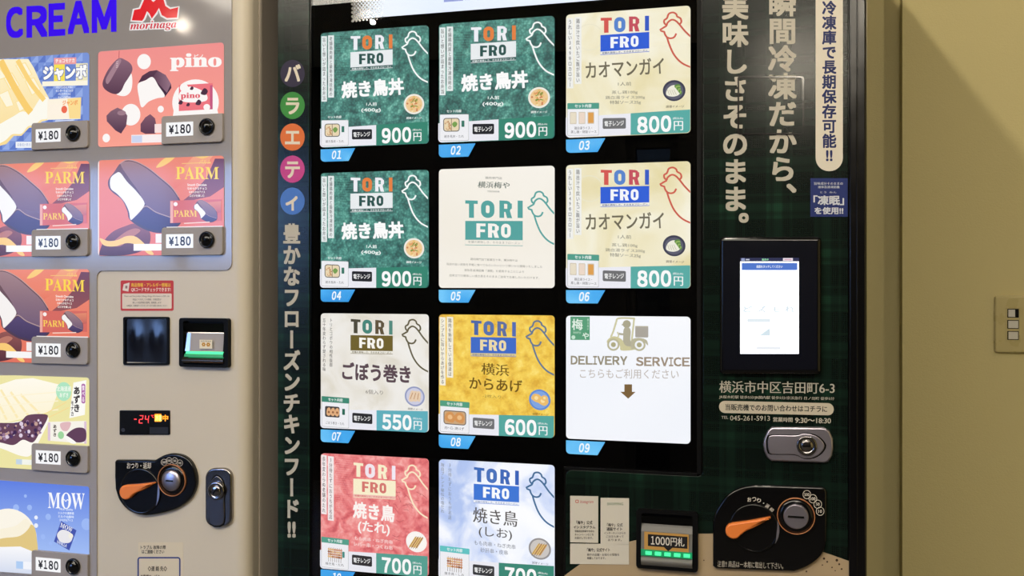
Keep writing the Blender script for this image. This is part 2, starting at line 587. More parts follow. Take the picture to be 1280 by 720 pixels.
# ------------------------------------------------------------------ the room
PIL_X, PIL_Y, BACK_Y = 0.2228, 0.686, 0.745
structure('floor', M['floorm'], [(-6.4, 2.4, -4.2, 1.4, -.1, 0)])
structure('ceiling', M['ceilm'], [(-6.4, 2.4, -4.2, 1.4, CEIL, CEIL + .1)])
structure('wall_back', M['wall'], [(-6.4, PIL_X, BACK_Y, BACK_Y + .15, 0, CEIL)])
structure('wall_corner', M['wall'], [(PIL_X, 2.4, PIL_Y, BACK_Y + .15, 0, CEIL)])
structure('wall_right', M['wall'], [(2.25, 2.4, -4.2, PIL_Y, 0, CEIL)])
structure('wall_left', M['wall'], [(-6.55, -6.4, -4.2, 1.4, 0, CEIL)])
structure('wall_front', M['rear'], [(-6.4, -5.9, -4.2, -4.05, 0, CEIL), (-2.95, -.95, -4.2, -4.05, 0, CEIL), (-.65, 2.4, -4.2, -4.05, 0, CEIL),
                                    (-5.9, -2.95, -4.2, -4.05, 2.08, CEIL), (-.95, -.65, -4.2, -4.05, 2.08, CEIL)])
def window(name, x0, x1, mull, pane='glass'):
    mb = MB(M['rear'])
    mb.box(x0, x1, -4.16, -4.09, 0, .06); mb.box(x0, x1, -4.16, -4.09, 2.02, 2.08)
    for x in mull: mb.box(x - .03, x + .03, -4.16, -4.09, .06, 2.02)
    mb.box(x0, x1, -4.128, -4.122, .06, 2.02, M[pane])
    mb.build(name, kind='structure')
window('window_1', -5.9, -2.95, (-5.87, -4.9, -3.93, -2.98))
window('window_2', -.95, -.65, (-.93, -.67), 'tinted')

# ------------------------------------------------------------------ left machine: ice cream
LXR = F(309, 352)[0]                       # right edge of the left cabinet
LXL = LXR - 1.02
TOP = EYE + .79
left = thing('vending_machine', 'beige ice cream vending machine with blue capital lettering above lit pictures of ice cream', 'vending machine',
             ((LXL + LXR) / 2, .4, 0))
mb = MB(M['beige_side'])
mb.box(LXL, LXR, .045, .72, .03, TOP)
mb.build('cabinet', left)
mb = MB(M['blackmat'])
mb.box(LXL + .03, LXR - .03, .08, .7, 0, .03)
mb.build('base', left)
mb = MB(M['beige'])
mb.slab(rrect(LXL, .05, LXR, TOP, .03), 0, .04, .022, steps=6)
mb.build('door', left)

# silver display surround: L shape around the beige control panel
def fpts(pts, y=0.0):
    return [F(u, v, y) for u, v in pts]
xa = F(290.5, 352)[0]; xb = F(122, 352)[0]
zt = EYE + .58; zm = F(205, 338)[1]; zb = EYE - .8
r = .014
def arc(cx, cz, rr, a0, a1, n=6):
    return [(cx + rr * math.cos(math.radians(a0 + (a1 - a0) * k / n)), cz + rr * math.sin(math.radians(a0 + (a1 - a0) * k / n))) for k in range(n + 1)]
mb = MB(M['grey'])
mb.slab([(LXL + .04, zb), (xb, zb), (xb, zm), (LXL + .04, zm)], -.003, .001)
mb.slab([(LXL + .04, zm), (xa - r, zm)] + arc(xa - r, zm + r, r, 270, 360) + [(xa, zt), (LXL + .04, zt)], -.003, .001)
mb.slab([(xb, zm)] + arc(xb + r, zm - r, r, 90, 180), -.003, .001)
mb.build('display_surround', left, 'silver grey glossy surround of the lit pictures')

PW, PH, PP = F(281.5, 60)[0] - F(124.5, 60)[0], .187, .2125
XR0 = F(124.5, 60)[0]; XL0 = F(113.5, 60)[0] - PW
ZR0 = EYE + .4493
YP = -.0055

def big_bar(a, ox=0, oy=0, k=1.0):
    """chocolate covered bar with a white bitten end, drawn in the units of the right-hand close-up"""
    T = lambda L: [(ox + x * k, oy + y * k) for x, y in L]
    a.grad(T([(92, 195), (128, 148), (165, 96), (210, 72), (270, 80), (350, 120), (430, 182), (500, 242), (545, 305), (562, 360), (560, 460),
              (520, 500), (440, 530), (340, 512), (235, 450), (215, 390), (180, 320), (120, 275), (92, 240)]), (124, 92, 96), (74, 56, 80), smooth=True)
    a.grad(T([(172, 100), (212, 80), (270, 88), (345, 128), (425, 190), (495, 250), (538, 312), (555, 365), (556, 440), (490, 425), (400, 395), (335, 352),
              (290, 270), (230, 190)]), (164, 130, 132), (112, 90, 118), smooth=True)
    a.grad(T([(340, 368), (400, 405), (480, 432), (552, 452), (520, 492), (440, 522), (345, 500), (245, 446), (300, 395)]), (88, 72, 116), (66, 54, 92))
    a.line(T(smooth_pts([(240, 446), (290, 400), (335, 360), (400, 398), (490, 430), (556, 450)], False)), 7 * k, (176, 148, 152))
    a.line(T(smooth_pts([(165, 96), (210, 71), (270, 79), (350, 119), (430, 181), (500, 241), (545, 304)], False)), 5 * k, (196, 160, 156))
    a.blob(T([(105, 188), (135, 158), (168, 150), (215, 208), (270, 262), (322, 328), (318, 368), (252, 438), (234, 440), (225, 392), (195, 332), (150, 284), (107, 248)]), (246, 242, 240))

def parm_art(a):
    W, E_, D = (250, 205, 120), (236, 128, 108), (120, 66, 66)
    a.grad([(22, 70), (825, 40), (825, 670), (22, 670)], (238, 138, 112), (228, 116, 96))
    a.grad([(826, 60), (826, 240), (740, 300), (600, 330), (560, 335), (640, 270), (720, 180), (770, 60)], (112, 66, 88), (148, 84, 86))
    a.grad([(640, 42), (760, 40), (700, 110), (600, 200), (520, 250), (470, 210), (560, 130)], (244, 170, 130), (232, 122, 100))
    a.blob([(400, 115), (450, 62), (500, 46), (525, 46), (490, 80), (440, 110)], W)
    a.blob([(640, 42), (690, 60), (730, 44)], W)
    a.grad([(30, 655), (60, 580), (120, 520), (200, 486), (270, 470), (350, 510), (365, 560), (350, 610), (300, 645), (200, 668), (40, 668)], (150, 88, 84), (84, 46, 60), smooth=True)
    a.blob([(110, 600), (190, 530), (260, 500), (300, 515), (240, 560), (170, 610)], (186, 120, 104))
    a.blob([(34, 560), (90, 578), (150, 572), (210, 548), (270, 552), (330, 600), (385, 660), (350, 660), (290, 610), (215, 592), (130, 612), (60, 604)], W)
    a.rect(22, 66, 30, 665, (250, 225, 215))
    big_bar(a)
    a.line([(565, 92), (745, 84)], 4, W)
    a.text('パルム', 672, 66, 745, 94, W, .02, shear=.2)
    a.text('𝐏𝐀𝐑𝐌', 527, 112, 795, 190, (252, 216, 74), .0, res=3)
    for k, t in enumerate(('Smooth Chocolate', 'なめらかなチョコ', 'なめらかなアイス', '口どけを楽しむ')):
        w = (60, 60, 50, 46)[k]
        a.text(t, 660 - w, 218 + k * 23, 660 + w, 234 + k * 23, (255, 244, 236), .02)
    a.poly([(492, 326), (812, 318), (812, 455), (492, 468)], (214, 106, 96))
    a.rect(492, 330, 510, 466, (238, 170, 158))
    a.grad([(640, 345), (810, 330), (810, 400), (700, 420)], (226, 140, 108), (190, 90, 90))
    a.circ(526, 348, 13, (250, 240, 236))
    a.text('𝐏𝐀𝐑𝐌', 514, 386, 660, 428, (250, 210, 90), 0)
    big_bar(a, 612, 300, .31)
    a.line([(580, 470), (740, 462)], 6, (250, 220, 205))
    a.rect(258, 598, 444, 640, (248, 246, 246))
    a.rect(400, 535, 444, 592, (244, 236, 236))
    a.line([(470, 496), (820, 491)], 9, (252, 246, 244))

def pino_art(a):
    a.grad([(500, 262), (1122, 218), (1122, 720), (500, 735)], (240, 146, 144), (250, 162, 144))
    WH, BR, B2, B3 = (252, 248, 246), (92, 62, 82), (140, 106, 124), (64, 40, 62)
    for x, y, q in ((732, 312, 34), (666, 575, 48), (815, 550, 15), (542, 688, 19), (1040, 545, 16)):
        a.circ(x, y, q, WH, q * 1.12)
    a.line([(608, 258), (606, 300)], 3, (190, 90, 100))
    a.blob([(640, 380), (668, 370), (674, 420), (664, 462), (636, 482), (596, 474), (600, 450)], WH)
    a.grad([(604, 296), (640, 304), (668, 326), (674, 356), (655, 392), (636, 420), (618, 456), (592, 472), (556, 462), (528, 438), (526, 405), (556, 345)], B2, BR, smooth=True)
    a.blob([(604, 300), (568, 350), (540, 400), (552, 420), (590, 360), (618, 310)], (166, 130, 144))
    for k in range(4):
        a.line([(592, 314 + k * 9), (604, 310 + k * 9)], 2.5, (230, 205, 210))
    a.grad([(704, 418), (724, 382), (760, 360), (796, 355), (840, 380), (866, 424), (868, 446), (836, 490), (800, 440), (776, 392)], BR, B3)
    a.grad([(776, 392), (800, 357), (840, 380), (866, 424), (846, 470), (820, 440)], (96, 66, 86), (150, 116, 134), 0)
    a.blob([(702, 426), (740, 406), (776, 390), (806, 436), (836, 486), (796, 496), (756, 512), (722, 540), (708, 490)], WH)
    a.grad([(600, 539), (634, 556), (650, 580), (644, 630), (618, 668), (590, 652), (546, 606), (544, 578), (566, 556)], (136, 104, 120), (84, 56, 78))
    a.circ(621, 566, 22, (160, 126, 140), 12)
    a.grad([(764, 574), (788, 596), (796, 640), (790, 672), (740, 672), (716, 660), (716, 622), (740, 590)], (132, 92, 110), (96, 62, 84))
    a.rect(786, 624, 826, 668, (250, 226, 224)); a.rect(670, 676, 826, 716, (250, 240, 240)); a.rect(672, 680, 724, 714, (205, 214, 240))
    a.text('ピノ', 980, 278, 1022, 296, WH, .02)
    a.text('𝐩𝐢𝐧𝐨', 862, 272, 1110, 362, WH, .022, res=4)
    n = 26
    a.poly([(985 + 112 * math.cos(math.radians(200 - 220 * k / n)), 520 - 116 * math.sin(math.radians(200 - 220 * k / n))) for k in range(n + 1)] + [(1095, 582), (876, 588)], WH)
    a.poly([(905, 432), (1068, 424), (1068, 556), (905, 562)], (238, 120, 130))
    a.circ(930, 445, 20, WH); a.circ(1040, 545, 16, WH); a.blob([(910, 470), (960, 440), (1030, 470), (1040, 510), (980, 520), (915, 510)], WH)
    a.text('𝐩𝐢𝐧𝐨', 914, 470, 1008, 506, (228, 100, 112), .02)
    for x, y, q in ((1028, 466, 17), (968, 448, 9), (914, 518, 11), (950, 530, 9), (1000, 520, 14)):
        a.blob([(x - q, y + q * .6), (x, y - q), (x + q, y - q * .2), (x + q * .4, y + q)], (78, 52, 70))
    a.poly([(1056, 436), (1068, 434), (1068, 556), (1056, 556)], (196, 90, 128))

def jumbo_art(a):
    a.rect(-197, 226, 410, 690, (124, 150, 218))
    a.same(True)
    for i in range(16):
        for j in range(11):
            x, y = -195 + i * 38, 236 + j * 40
            if x < 372: a.poly([(x, y + 40), (x + 38, y), (x + 38, y + 40)], (98, 124, 202) if (i + j) % 2 else (150, 174, 232))
    a.same(False)
    G, L, Wt = (250, 214, 130), (255, 248, 224), (253, 251, 240)
    a.grad([(-197, 252), (96, 258), (125, 300), (160, 370), (203, 440), (218, 505), (200, 540), (165, 548), (140, 572), (100, 575), (60, 612), (20, 612), (-20, 650), (-197, 690)], (255, 243, 206), (251, 220, 146))
    a.blob([(-197, 640), (-60, 560), (20, 520), (60, 500), (110, 500), (160, 440), (200, 440), (214, 490), (198, 532), (160, 540), (130, 564), (95, 568), (60, 602), (10, 605), (-40, 640), (-190, 690)], Wt)
    for q in ([(30, 285), (80, 275), (115, 330), (70, 345)], [(80, 360), (125, 345), (160, 400), (115, 425)], [(-40, 330), (10, 320), (50, 380), (0, 395)],
              [(30, 455), (75, 440), (105, 475), (50, 500)], [(-10, 400), (-60, 420), (-20, 480), (20, 470)], [(-120, 300), (-60, 290), (-20, 340), (-90, 360)]):
        a.poly(q, L); a.line(q, 6, (252, 228, 160), True)
    a.line(smooth_pts([(-50, 262), (20, 380), (80, 470), (110, 505)], False), 34, (250, 208, 116))
    a.line(smooth_pts([(40, 262), (110, 370), (180, 450)], False), 24, (251, 214, 128))
    a.rect(230, 258, 344, 288, (240, 160, 160)); a.text('チョコモナカ', 238, 262, 336, 281, (255, 240, 238), .03)
    a.rect(170, 290, 402, 366, (112, 138, 210)); a.rect(230, 288, 286, 364, (246, 226, 90)); a.rect(342, 286, 402, 366, (240, 232, 190))
    a.outlined('ジャンボ', 174, 292, 398, 360, (253, 253, 250), (64, 86, 160), .035, .05, 3)
    a.rect(170, 364, 402, 386, (252, 246, 226))
    for k, t in enumerate(('パリパリのモナカに', 'センターチョコ入り', 'バニラアイスと', 'チョコの組合せ')):
        a.text(t, 246 - (6 if k < 2 else -6), 388 + k * 15, 322 + (6 if k < 2 else -6), 399 + k * 15, (244, 248, 255), .02)
    a.poly([(198, 446), (370, 440), (366, 538), (196, 540)], (254, 244, 226)); a.poly([(300, 446), (370, 440), (366, 536), (310, 536)], (252, 222, 150))
    a.text('ジャンボ', 275, 452, 352, 476, (244, 160, 96), .03); a.circ(284, 494, 15, (238, 110, 84), 17); a.rect(212, 470, 262, 520, (255, 244, 228))
    a.line([(238, 546), (332, 543)], 4, (220, 230, 250))
    a.rect(124, 588, 158, 628, (196, 210, 240)); a.rect(32, 640, 146, 668, (244, 246, 250))
    a.text('栄養成分表示 熱量', 40, 646, 138, 662, (150, 165, 210), 0)

def azuki_art(a):
    a.rect(-152, 26, 312, 352, (238, 230, 166))
    a.grad([(-152, 90), (20, 40), (90, 36), (200, 60), (160, 150), (60, 175), (-152, 220)], (255, 251, 238), (253, 242, 204))
    for k in range(5):
        a.line([(-120 + k * 40, 60 + k * 8), (-60 + k * 44, 190 - k * 8)], 9, (252, 236, 186))
    for k in range(3):
        a.line([(-150, 110 + k * 32), (190, 84 + k * 30)], 4, (253, 244, 214))
    a.line([(135, 160), (222, 118)], 3, (246, 220, 150)); a.line([(150, 172), (232, 136)], 3, (246, 220, 150))
    a.blob([(-152, 230), (-60, 200), (40, 185), (135, 168), (152, 182), (122, 240), (85, 300), (40, 306), (-60, 280), (-152, 300)], (254, 250, 240))
    a.blob([(-152, 226), (-80, 196), (30, 190), (70, 164), (138, 160), (148, 174), (118, 222), (90, 258), (50, 250), (10, 270), (-60, 262), (-152, 285)], (104, 70, 92))
    rr = random.Random(3)
    a.same(True)
    for k in range(110):
        x = rr.uniform(-140, 130); y = 196 + rr.uniform(0, 55) - max(0, x) * .16
        a.circ(x, y, rr.uniform(3, 8), rr.choice([(66, 44, 84), (150, 116, 146), (196, 160, 150), (82, 58, 104), (222, 206, 226)]), n=8)
    a.same(False)
    a.circ(212, 82, 30, (176, 230, 196), 32); a.text('北海道産', 184, 64, 242, 82, (246, 252, 240), .02); a.text('あずき', 196, 86, 230, 102, (246, 252, 240), .02)
    a.poly([(250, 52), (300, 44), (294, 160), (234, 172)], (253, 252, 246))
    a.rect(281, 56, 296, 122, (176, 110, 170), 6); a.vtext('食べる', 288, 60, 118, 11, (255, 244, 255), .02)
    a.vtext('あずき', 263, 64, 152, 26, (48, 42, 48), .035, 3); a.vtext('モナカ', 246, 112, 166, 12, (60, 54, 60), .03)
    a.poly([(152, 186), (298, 180), (302, 256), (150, 250)], (248, 244, 234)); a.rect(150, 188, 160, 250, (222, 196, 216)); a.rect(292, 182, 301, 256, (222, 196, 216)); a.blob([(200, 190), (240, 186), (228, 214), (206, 212)], (226, 186, 190)); a.blob([(222, 232), (258, 205), (296, 208), (296, 246), (256, 252)], (98, 66, 92))
    a.blob([(214, 236), (226, 232), (262, 254), (240, 256)], (252, 250, 246)); a.circ(202, 230, 12, (160, 214, 160), 13)
    a.vtext('あずき', 178, 194, 236, 15, (70, 60, 60), .03)
    a.rect(98, 282, 112, 312, (238, 236, 190)); a.rect(24, 318, 112, 336, (244, 246, 236)); a.rect(24, 318, 48, 336, (196, 214, 230))

def mow_art(a):
    a.grad([(-152, 392), (312, 412), (312, 722), (-152, 722)], (96, 128, 226), (176, 204, 250))
    rr = random.Random(11)
    for x, y, q, c in ((150, 520, 11, 0), (102, 524, 7, 1), (102, 552, 8, 1), (22, 492, 12, 0), (76, 490, 10, 0), (205, 560, 8, 0), (245, 590, 12, 0), (300, 540, 20, 0), (290, 640, 16, 0), (130, 590, 9, 0), (160, 612, 7, 0), (60, 450, 6, 0), (230, 520, 6, 0)):
        a.circ(x, y, q, ((158, 186, 246), (236, 242, 255))[c])
    a.circ(-6, 600, 112, (252, 246, 232), 104, 40)
    a.blob([(-118, 600), (-60, 590), (0, 580), (50, 556), (92, 552), (106, 600), (104, 650), (40, 640), (-40, 650), (-118, 650)], (226, 200, 132))
    a.blob([(-118, 590), (-40, 570), (20, 556), (60, 530), (80, 552), (40, 590), (-30, 602), (-118, 622)], (250, 242, 220))
    a.grad([(-130, 640), (40, 628), (106, 648), (128, 700), (128, 722), (-130, 722)], (250, 250, 252), (214, 222, 240))
    a.text('𝐌𝐎𝐖', 150, 434, 293, 490, (250, 251, 255), 0, 3)
    a.line(smooth_pts([(208, 462), (214, 458), (220, 464), (226, 458), (232, 462)], False), 3, (240, 244, 255))
    for k, t in enumerate(('MILK Quality', 'ミルクの濃厚感', 'ミルクの風味', 'ひろがるアイス')):
        a.text(t, 190 + (6 if k % 3 == 0 else 0), 488 + k * 12, 252 - (4 if k % 3 == 0 else 0), 497 + k * 12, (226, 236, 255), .02)
    a.poly([(202, 532), (262, 562), (234, 632), (174, 604)], (70, 86, 172))
    a.blob([(186, 580), (206, 562), (238, 570), (246, 590), (232, 606), (200, 604)], (234, 232, 236)); a.circ(240, 582, 9, (244, 240, 226))
    a.text('𝐌𝐎𝐖', 198, 545, 248, 562, (244, 246, 255), 0, 2, rot=20); a.text('VANILLA', 184, 604, 226, 616, (220, 228, 250), .02, rot=20)
    a.rect(96, 652, 114, 686, (176, 196, 240)); a.rect(24, 680, 112, 706, (244, 246, 252)); a.rect(24, 680, 52, 706, (176, 206, 244))

def product_panel(x0, row, art, cm, label):
    zt = ZR0 - row * PP
    base = unit_map(x0, zt, PW, PH)
    mb = MB(M['lit'])
    mb.slab(rrect(x0, zt - PH, x0 + PW, zt, .007), YP + .0014, -.002, 0, M['greyplate'])
    clip_l, clip_r = x0, x0 + PW
    tmp = MB(M['lit'])
    # print area: the rounded sheet
    a = Art(tmp, crop_map(base, *cm), YP + .0012, M['lit'])
    art(a)
    # keep everything inside the sheet: the sheet's own outline crops the picture
    clip_into(tmp, mb, rrect(x0, zt - PH, x0 + PW, zt, .007))
    p = mb.build('product_panel', left, label)
    # grey button plate with price tag and button
    q = MB(M['greyplate'])
    X = lambda f: x0 + f * PW
    Z = lambda f: zt - f * PH
    q.slab(rrect(X(.525), Z(1.0), X(1.0), Z(.715), (.001, .007, .001, .006)), YP - .004, YP + .0014, .001)
    bp = q.build('button_plate', p)
    return p, X, Z

def clip_into(src, dst, outline):
    """copy src's faces into dst, cropped to a convex outline of (x, z)"""
    n = len(outline)
    ar_ = sum(outline[i][0] * outline[(i + 1) % n][1] - outline[(i + 1) % n][0] * outline[i][1] for i in range(n))
    if ar_ < 0: outline = outline[::-1]
    lox = min(p[0] for p in outline); hix = max(p[0] for p in outline); loz = min(p[1] for p in outline); hiz = max(p[1] for p in outline)
    from mathutils.geometry import tessellate_polygon
    for f, c, m in zip(src.f, src.c, src.m):
        P = [src.v[i] for i in f]
        flat = isinstance(c[0], (int, float))
        C = [c] * len(P) if flat else c
        mat = src.mats[m]
        if all(inside(outline, p[0], p[2]) for p in P):
            dst.poly(P, mat, c); continue
        if max(p[0] for p in P) < lox or min(p[0] for p in P) > hix or max(p[2] for p in P) < loz or min(p[2] for p in P) > hiz:
            continue
        tris = [(0, 1, 2)] if len(P) == 3 else tessellate_polygon([[Vector(p) for p in P]])
        for t in tris:
            poly = [(P[i][0], P[i][2], *C[i]) for i in t]
            y = P[0][1]
            for i in range(n):
                ax, az = outline[i]; bx, bz = outline[(i + 1) % n]
                side = lambda p: (bx - ax) * (p[1] - az) - (bz - az) * (p[0] - ax)
                new = []
                for k in range(len(poly)):
                    p, q = poly[k - 1], poly[k]
                    sp, sq = side(p), side(q)
                    if (sp >= 0) != (sq >= 0):
                        w = sp / (sp - sq)
                        new.append(tuple(p[d] + (q[d] - p[d]) * w for d in range(5)))
                    if sq >= 0: new.append(q)
                poly = new
                if len(poly) < 3: break
            if len(poly) >= 3:
                dst.poly([(p[0], y, p[1]) for p in poly], mat, c if flat else [tuple(p[2:5]) for p in poly])

def inside(outline, x, z):
    n = len(outline)
    for i in range(n):
        ax, az = outline[i]; bx, bz = outline[(i + 1) % n]
        if (bx - ax) * (z - az) - (bz - az) * (x - ax) < -1e-12: return False
    return True

CM_PINO = (500, 1120, 262, 218, 733, 722)
CM_PARM = (22, 825, 74, 40, 672, 672)
CM_JUM = (-197, 408, 258, 237, 690, 668)
CM_AZ = (-152, 310, 20, 36, 350, 354)
CM_MOW = (-152, 310, 392, 410, 724, 734)
panels = [
    (XL0, 0, jumbo_art, CM_JUM, 'lit picture of a wafer sandwich on blue triangles'),
    (XR0, 0, pino_art, CM_PINO, 'lit pink picture of bite-sized chocolate ice creams with white dots'),
    (XL0, 1, parm_art, CM_PARM, 'lit orange picture of a bitten chocolate bar, upper one of the left column'),
    (XR0, 1, parm_art, CM_PARM, 'lit orange picture of a bitten chocolate bar, right column below the pink picture'),
    (XL0, 2, parm_art, CM_PARM, 'lit orange picture of a bitten chocolate bar, lower one of the left column'),
    (XL0, 3, azuki_art, CM_AZ, 'lit yellow picture of a red bean wafer ice cream'),
    (XL0, 4, mow_art, CM_MOW, 'lit blue picture of a scoop of vanilla ice cream'),
]
btn = None
for x0, row, art, cm, label in panels:
    p, X, Z = product_panel(x0, row, art, cm, label)
    yb = YP - .004
    mb = MB(M['lit'])
    mb.slab([(X(.565), Z(.925)), (X(.775), Z(.925)), (X(.775), Z(.785)), (X(.565), Z(.785))], yb - .0008, yb + .0002, 0, M['lit'], (248, 248, 250))
    a = Art(mb, lambda u, v: (X(u), Z(v)), yb - .0008, M['lit'])
    a.text('¥', .588, .812, .626, .902, (44, 44, 52), .03, 3); a.digits('180', .628, .808, .762, .902, (44, 44, 52), .03, 3, .08)
    mb.build('price_tag', p)
    mb = MB(M['black'])
    cx, cz = X(.885), Z(.845); R = .0158
    mb.lathe(cx, cz, [(R, yb), (R, yb - .004), (R * .93, yb - .0055), (R * .80, yb - .0055), (R * .76, yb - .004), (R * .74, yb - .004), (R * .62, yb - .0065), (R * .42, yb - .0082), (R * .2, yb - .0092), (R * .03, yb - .0095)], n=36)
    mb.build('selection_button', p)

# lettering and emblem
mb = MB(M['lit'])
a = Art(mb, F, -.003, M['lit'])
for t, x0, y0, x1, y1 in (('C', 9, 9, 30.5, 48), ('R', 34.5, 7.5, 61, 47), ('E', 62, 4.5, 83, 45.5), ('A', 86, 1.5, 113, 42.5), ('M', 116, -1, 147, 41), ('E', -23, 11.5, -1, 50), ('C', -55, 13, -33, 52), ('I', -72, 15, -64, 54)):
    xm = (x0 + x1) / 2
    a.mp = lambda u, v, xm=xm: F(u, v - .058 * (u - xm))
    a.text(chr(ord(t) + 0xFEE0), x0, y0, x1, y1, (58, 16, 236), .045, 5)
mb.build('lettering', left, 'large lit blue capitals across the top of the machine')
mb = MB(M['lit'])
a = Art(mb, lambda u, v: F(u / 4, v / 4), -.003, M['lit'])
WHT = (236, 230, 230); RD = (226, 36, 44)
mk = [(664, 104), (676, 52), (706, 46), (724, 4), (730, -14), (752, -14), (764, 6), (772, 12), (782, 4), (794, -16), (816, -18), (824, 4), (832, 32), (856, 48), (896, 38), (890, 90), (840, 92), (814, 78), (800, 42), (786, 66), (764, 96), (752, 70), (740, 58), (724, 96), (716, 106)]
cen = (780, 46)
a.line(mk, 18, WHT, True); a.poly(mk, WHT); a.poly(mk, RD)
a.outlined('𝒎𝒐𝒓𝒊𝒏𝒂𝒈𝒂', 656, 106, 888, 156, (206, 40, 60), WHT, .09, .004, 3, rot=-2.5)
mb.build('emblem', left, 'red winged letter emblem with a red word under it on white outlines')

def slab_px(mb, pts, yf, yb, bev, mat, k=1.0, o=(0, 0), smooth=0, y=0.0):
    q = [F(o[0] + p[0] / k, o[1] + p[1] / k, y) for p in pts]
    if smooth: q = smooth_pts(q, True, smooth)
    mb.slab(q, yf, yb, bev, mat)
    return q

def rr_px(u0, v0, u1, v1, r=2.0, y=0.0):
    return [F(u, v, y) for u, v in rrect(u0, v0, u1, v1, r, 5)]

# red allergy sticker
mb = MB(M['flat'])
mb.slab(rr_px(151, 350.5, 217, 388.5, 2), -.0005, .0005, 0, M['flat'], (196, 62, 66))
a = Art(mb, lambda u, v: F(130 + u / 5.144, 340 + v / 5.144), -.0005, M['flat'])
a.rect(118, 138, 436, 236, (228, 216, 204), 6)
a.poly([(128, 78), (166, 68), (158, 126), (120, 118)], (232, 220, 214)); a.rect(138, 88, 152, 106, (150, 120, 120))
a.text('商品情報・アレルギー情報は', 176, 70, 430, 96, (240, 196, 70), .02)
a.text('QRコードでチェックできます!', 176, 100, 430, 128, (244, 226, 216), .02)
for k, (t, w) in enumerate((('Please read the product Allergy allergy information at QR code', 145), ('商品につきましての情報、内容変更が', 92), ('新しい内容情報は随時、更新致します', 92), ('※詳細は、お客様サービスセンターまでお問い合わせください', 130))):
    a.text(t, 278 - w, 150 + k * 20, 278 + w, 163 + k * 20, (70, 60, 60), .0)
mb.build('notice_sticker', left, 'small red sticker with a cream text box')

# smoked cover with two shallow bulges shaped in for its paired highlights
mb = MB(M['blackmat'])
mb.ring(rr_px(155.5, 396, 212.5, 456, 2.4), rr_px(158, 398.5, 210, 453.5, 1.8), -.004, .001)
o = mb.build('reader_cover', left, 'dark glossy window')
mb = MB(M['smoke'])
x0, z1 = F(158, 398.5); x1, z0 = F(210, 453.5)
n = 28
b0 = len(mb.v)
for j in range(n + 1):
    for i in range(n + 1):
        u, v = i / n, j / n
        d = 0
        for c in (.28, .74):
            d += .0022 * math.exp(-((u - c) / .15) ** 2 - ((v - .55) / .28) ** 2)
        mb.v.append((x0 + u * (x1 - x0), -.001 - d, z0 + v * (z1 - z0)))
for j in range(n):
    for i in range(n):
        q = b0 + j * (n + 1) + i
        mb.face([q, q + 1, q + n + 2, q + n + 1], M['smoke'], smooth=True)
mb.build('smoked_window', o)

# bill slot of the left machine
def bill_slot(root, u0, v0, u1, v1, kind, label):
    mb = MB(M['blackmat'])
    X0, Z1 = F(u0, (v0)); X1, Z0 = F(u1, v1)
    zc = (v0 + v1) / 2
    Z1 = F((u0 + u1) / 2, v0)[1]; Z0 = F((u0 + u1) / 2, v1)[1]
    W, H = X1 - X0, Z1 - Z0
    U = lambda f: X0 + f * W
    V = lambda f: Z1 - f * H
    t = .085
    mb.ring(rrect(X0, Z0, X1, Z1, .005), rrect(U(t), V(.95), U(1 - t), V(.06), .004), -.011, .001)
    mb.box(U(t) - .001, U(1 - t) + .001, -.002, .001, V(.95), V(.06))
    o = mb.build('bill_slot', root, label)
    # tilted hood, lit lip and chrome mouth
    hood = MB(M['blackmat'])
    hood.poly([(U(t), -.014, V(.10)), (U(1 - t), -.014, V(.10)), (U(1 - t), -.003, V(.30)), (U(t), -.003, V(.30))], M['blackmat'])
    hood.build('hood', o)
    mouth = MB(M['chrome'])
    def strip(yA, fA, yB, fB, mat, xa_=t, xb_=1 - t, off=0):
        mouth.poly([(U(xa_), yA - off, V(fA)), (U(xb_), yA - off, V(fA)), (U(xb_), yB - off, V(fB)), (U(xa_), yB - off, V(fB))], mat)
    return o, U, V, mouth, strip

o, U, V, mouth, strip = bill_slot(left, 228, 397.5, 289, 458.5, 0, 'black banknote slot with a green lit lip')
strip(-.003, .28, -.004, .31, M['chrome'])
strip(-.004, .31, -.008, .68, M['greyplate'], .2, .88)
strip(-.004, .31, -.008, .68, M['chrome'], .10, .2)
strip(-.0085, .68, -.012, .73, M['led_green'], .14, .9)
strip(-.012, .73, -.0135, .79, M['led_green_dim'], .12, .91)
def roller(y0, f0, f1, bulge, mat, n=7):
    """rounded lip between two heights"""
    P = [(y0 - bulge * math.sin(math.pi * k / n), f0 + (f1 - f0) * k / n) for k in range(n + 1)]
    for (ya, fa), (yb_, fb) in zip(P, P[1:]): strip(ya, fa, yb_, fb, mat)
roller(-.010, .79, .93, .005, M['chrome'])
mouth.build('banknote_mouth', o)
mb = MB(M['flat'])
def tilt(u, v): return (U(u), V(v))
a = Art(mb, tilt, -.0105, M['flat'])
a.rect(.42, .44, .68, .62, (236, 226, 206))
for cx in (.505, .60):
    for k in range(6):
        q = math.radians(60 * k)
        a.circ(cx + .025 * math.cos(q), .535 + .027 * math.sin(q), .016, (196, 140, 40), .017, 10)
a.text('使用可能紙幣', .45, .455, .66, .48, (90, 80, 70), 0)
mb.build('banknote_sticker', o)

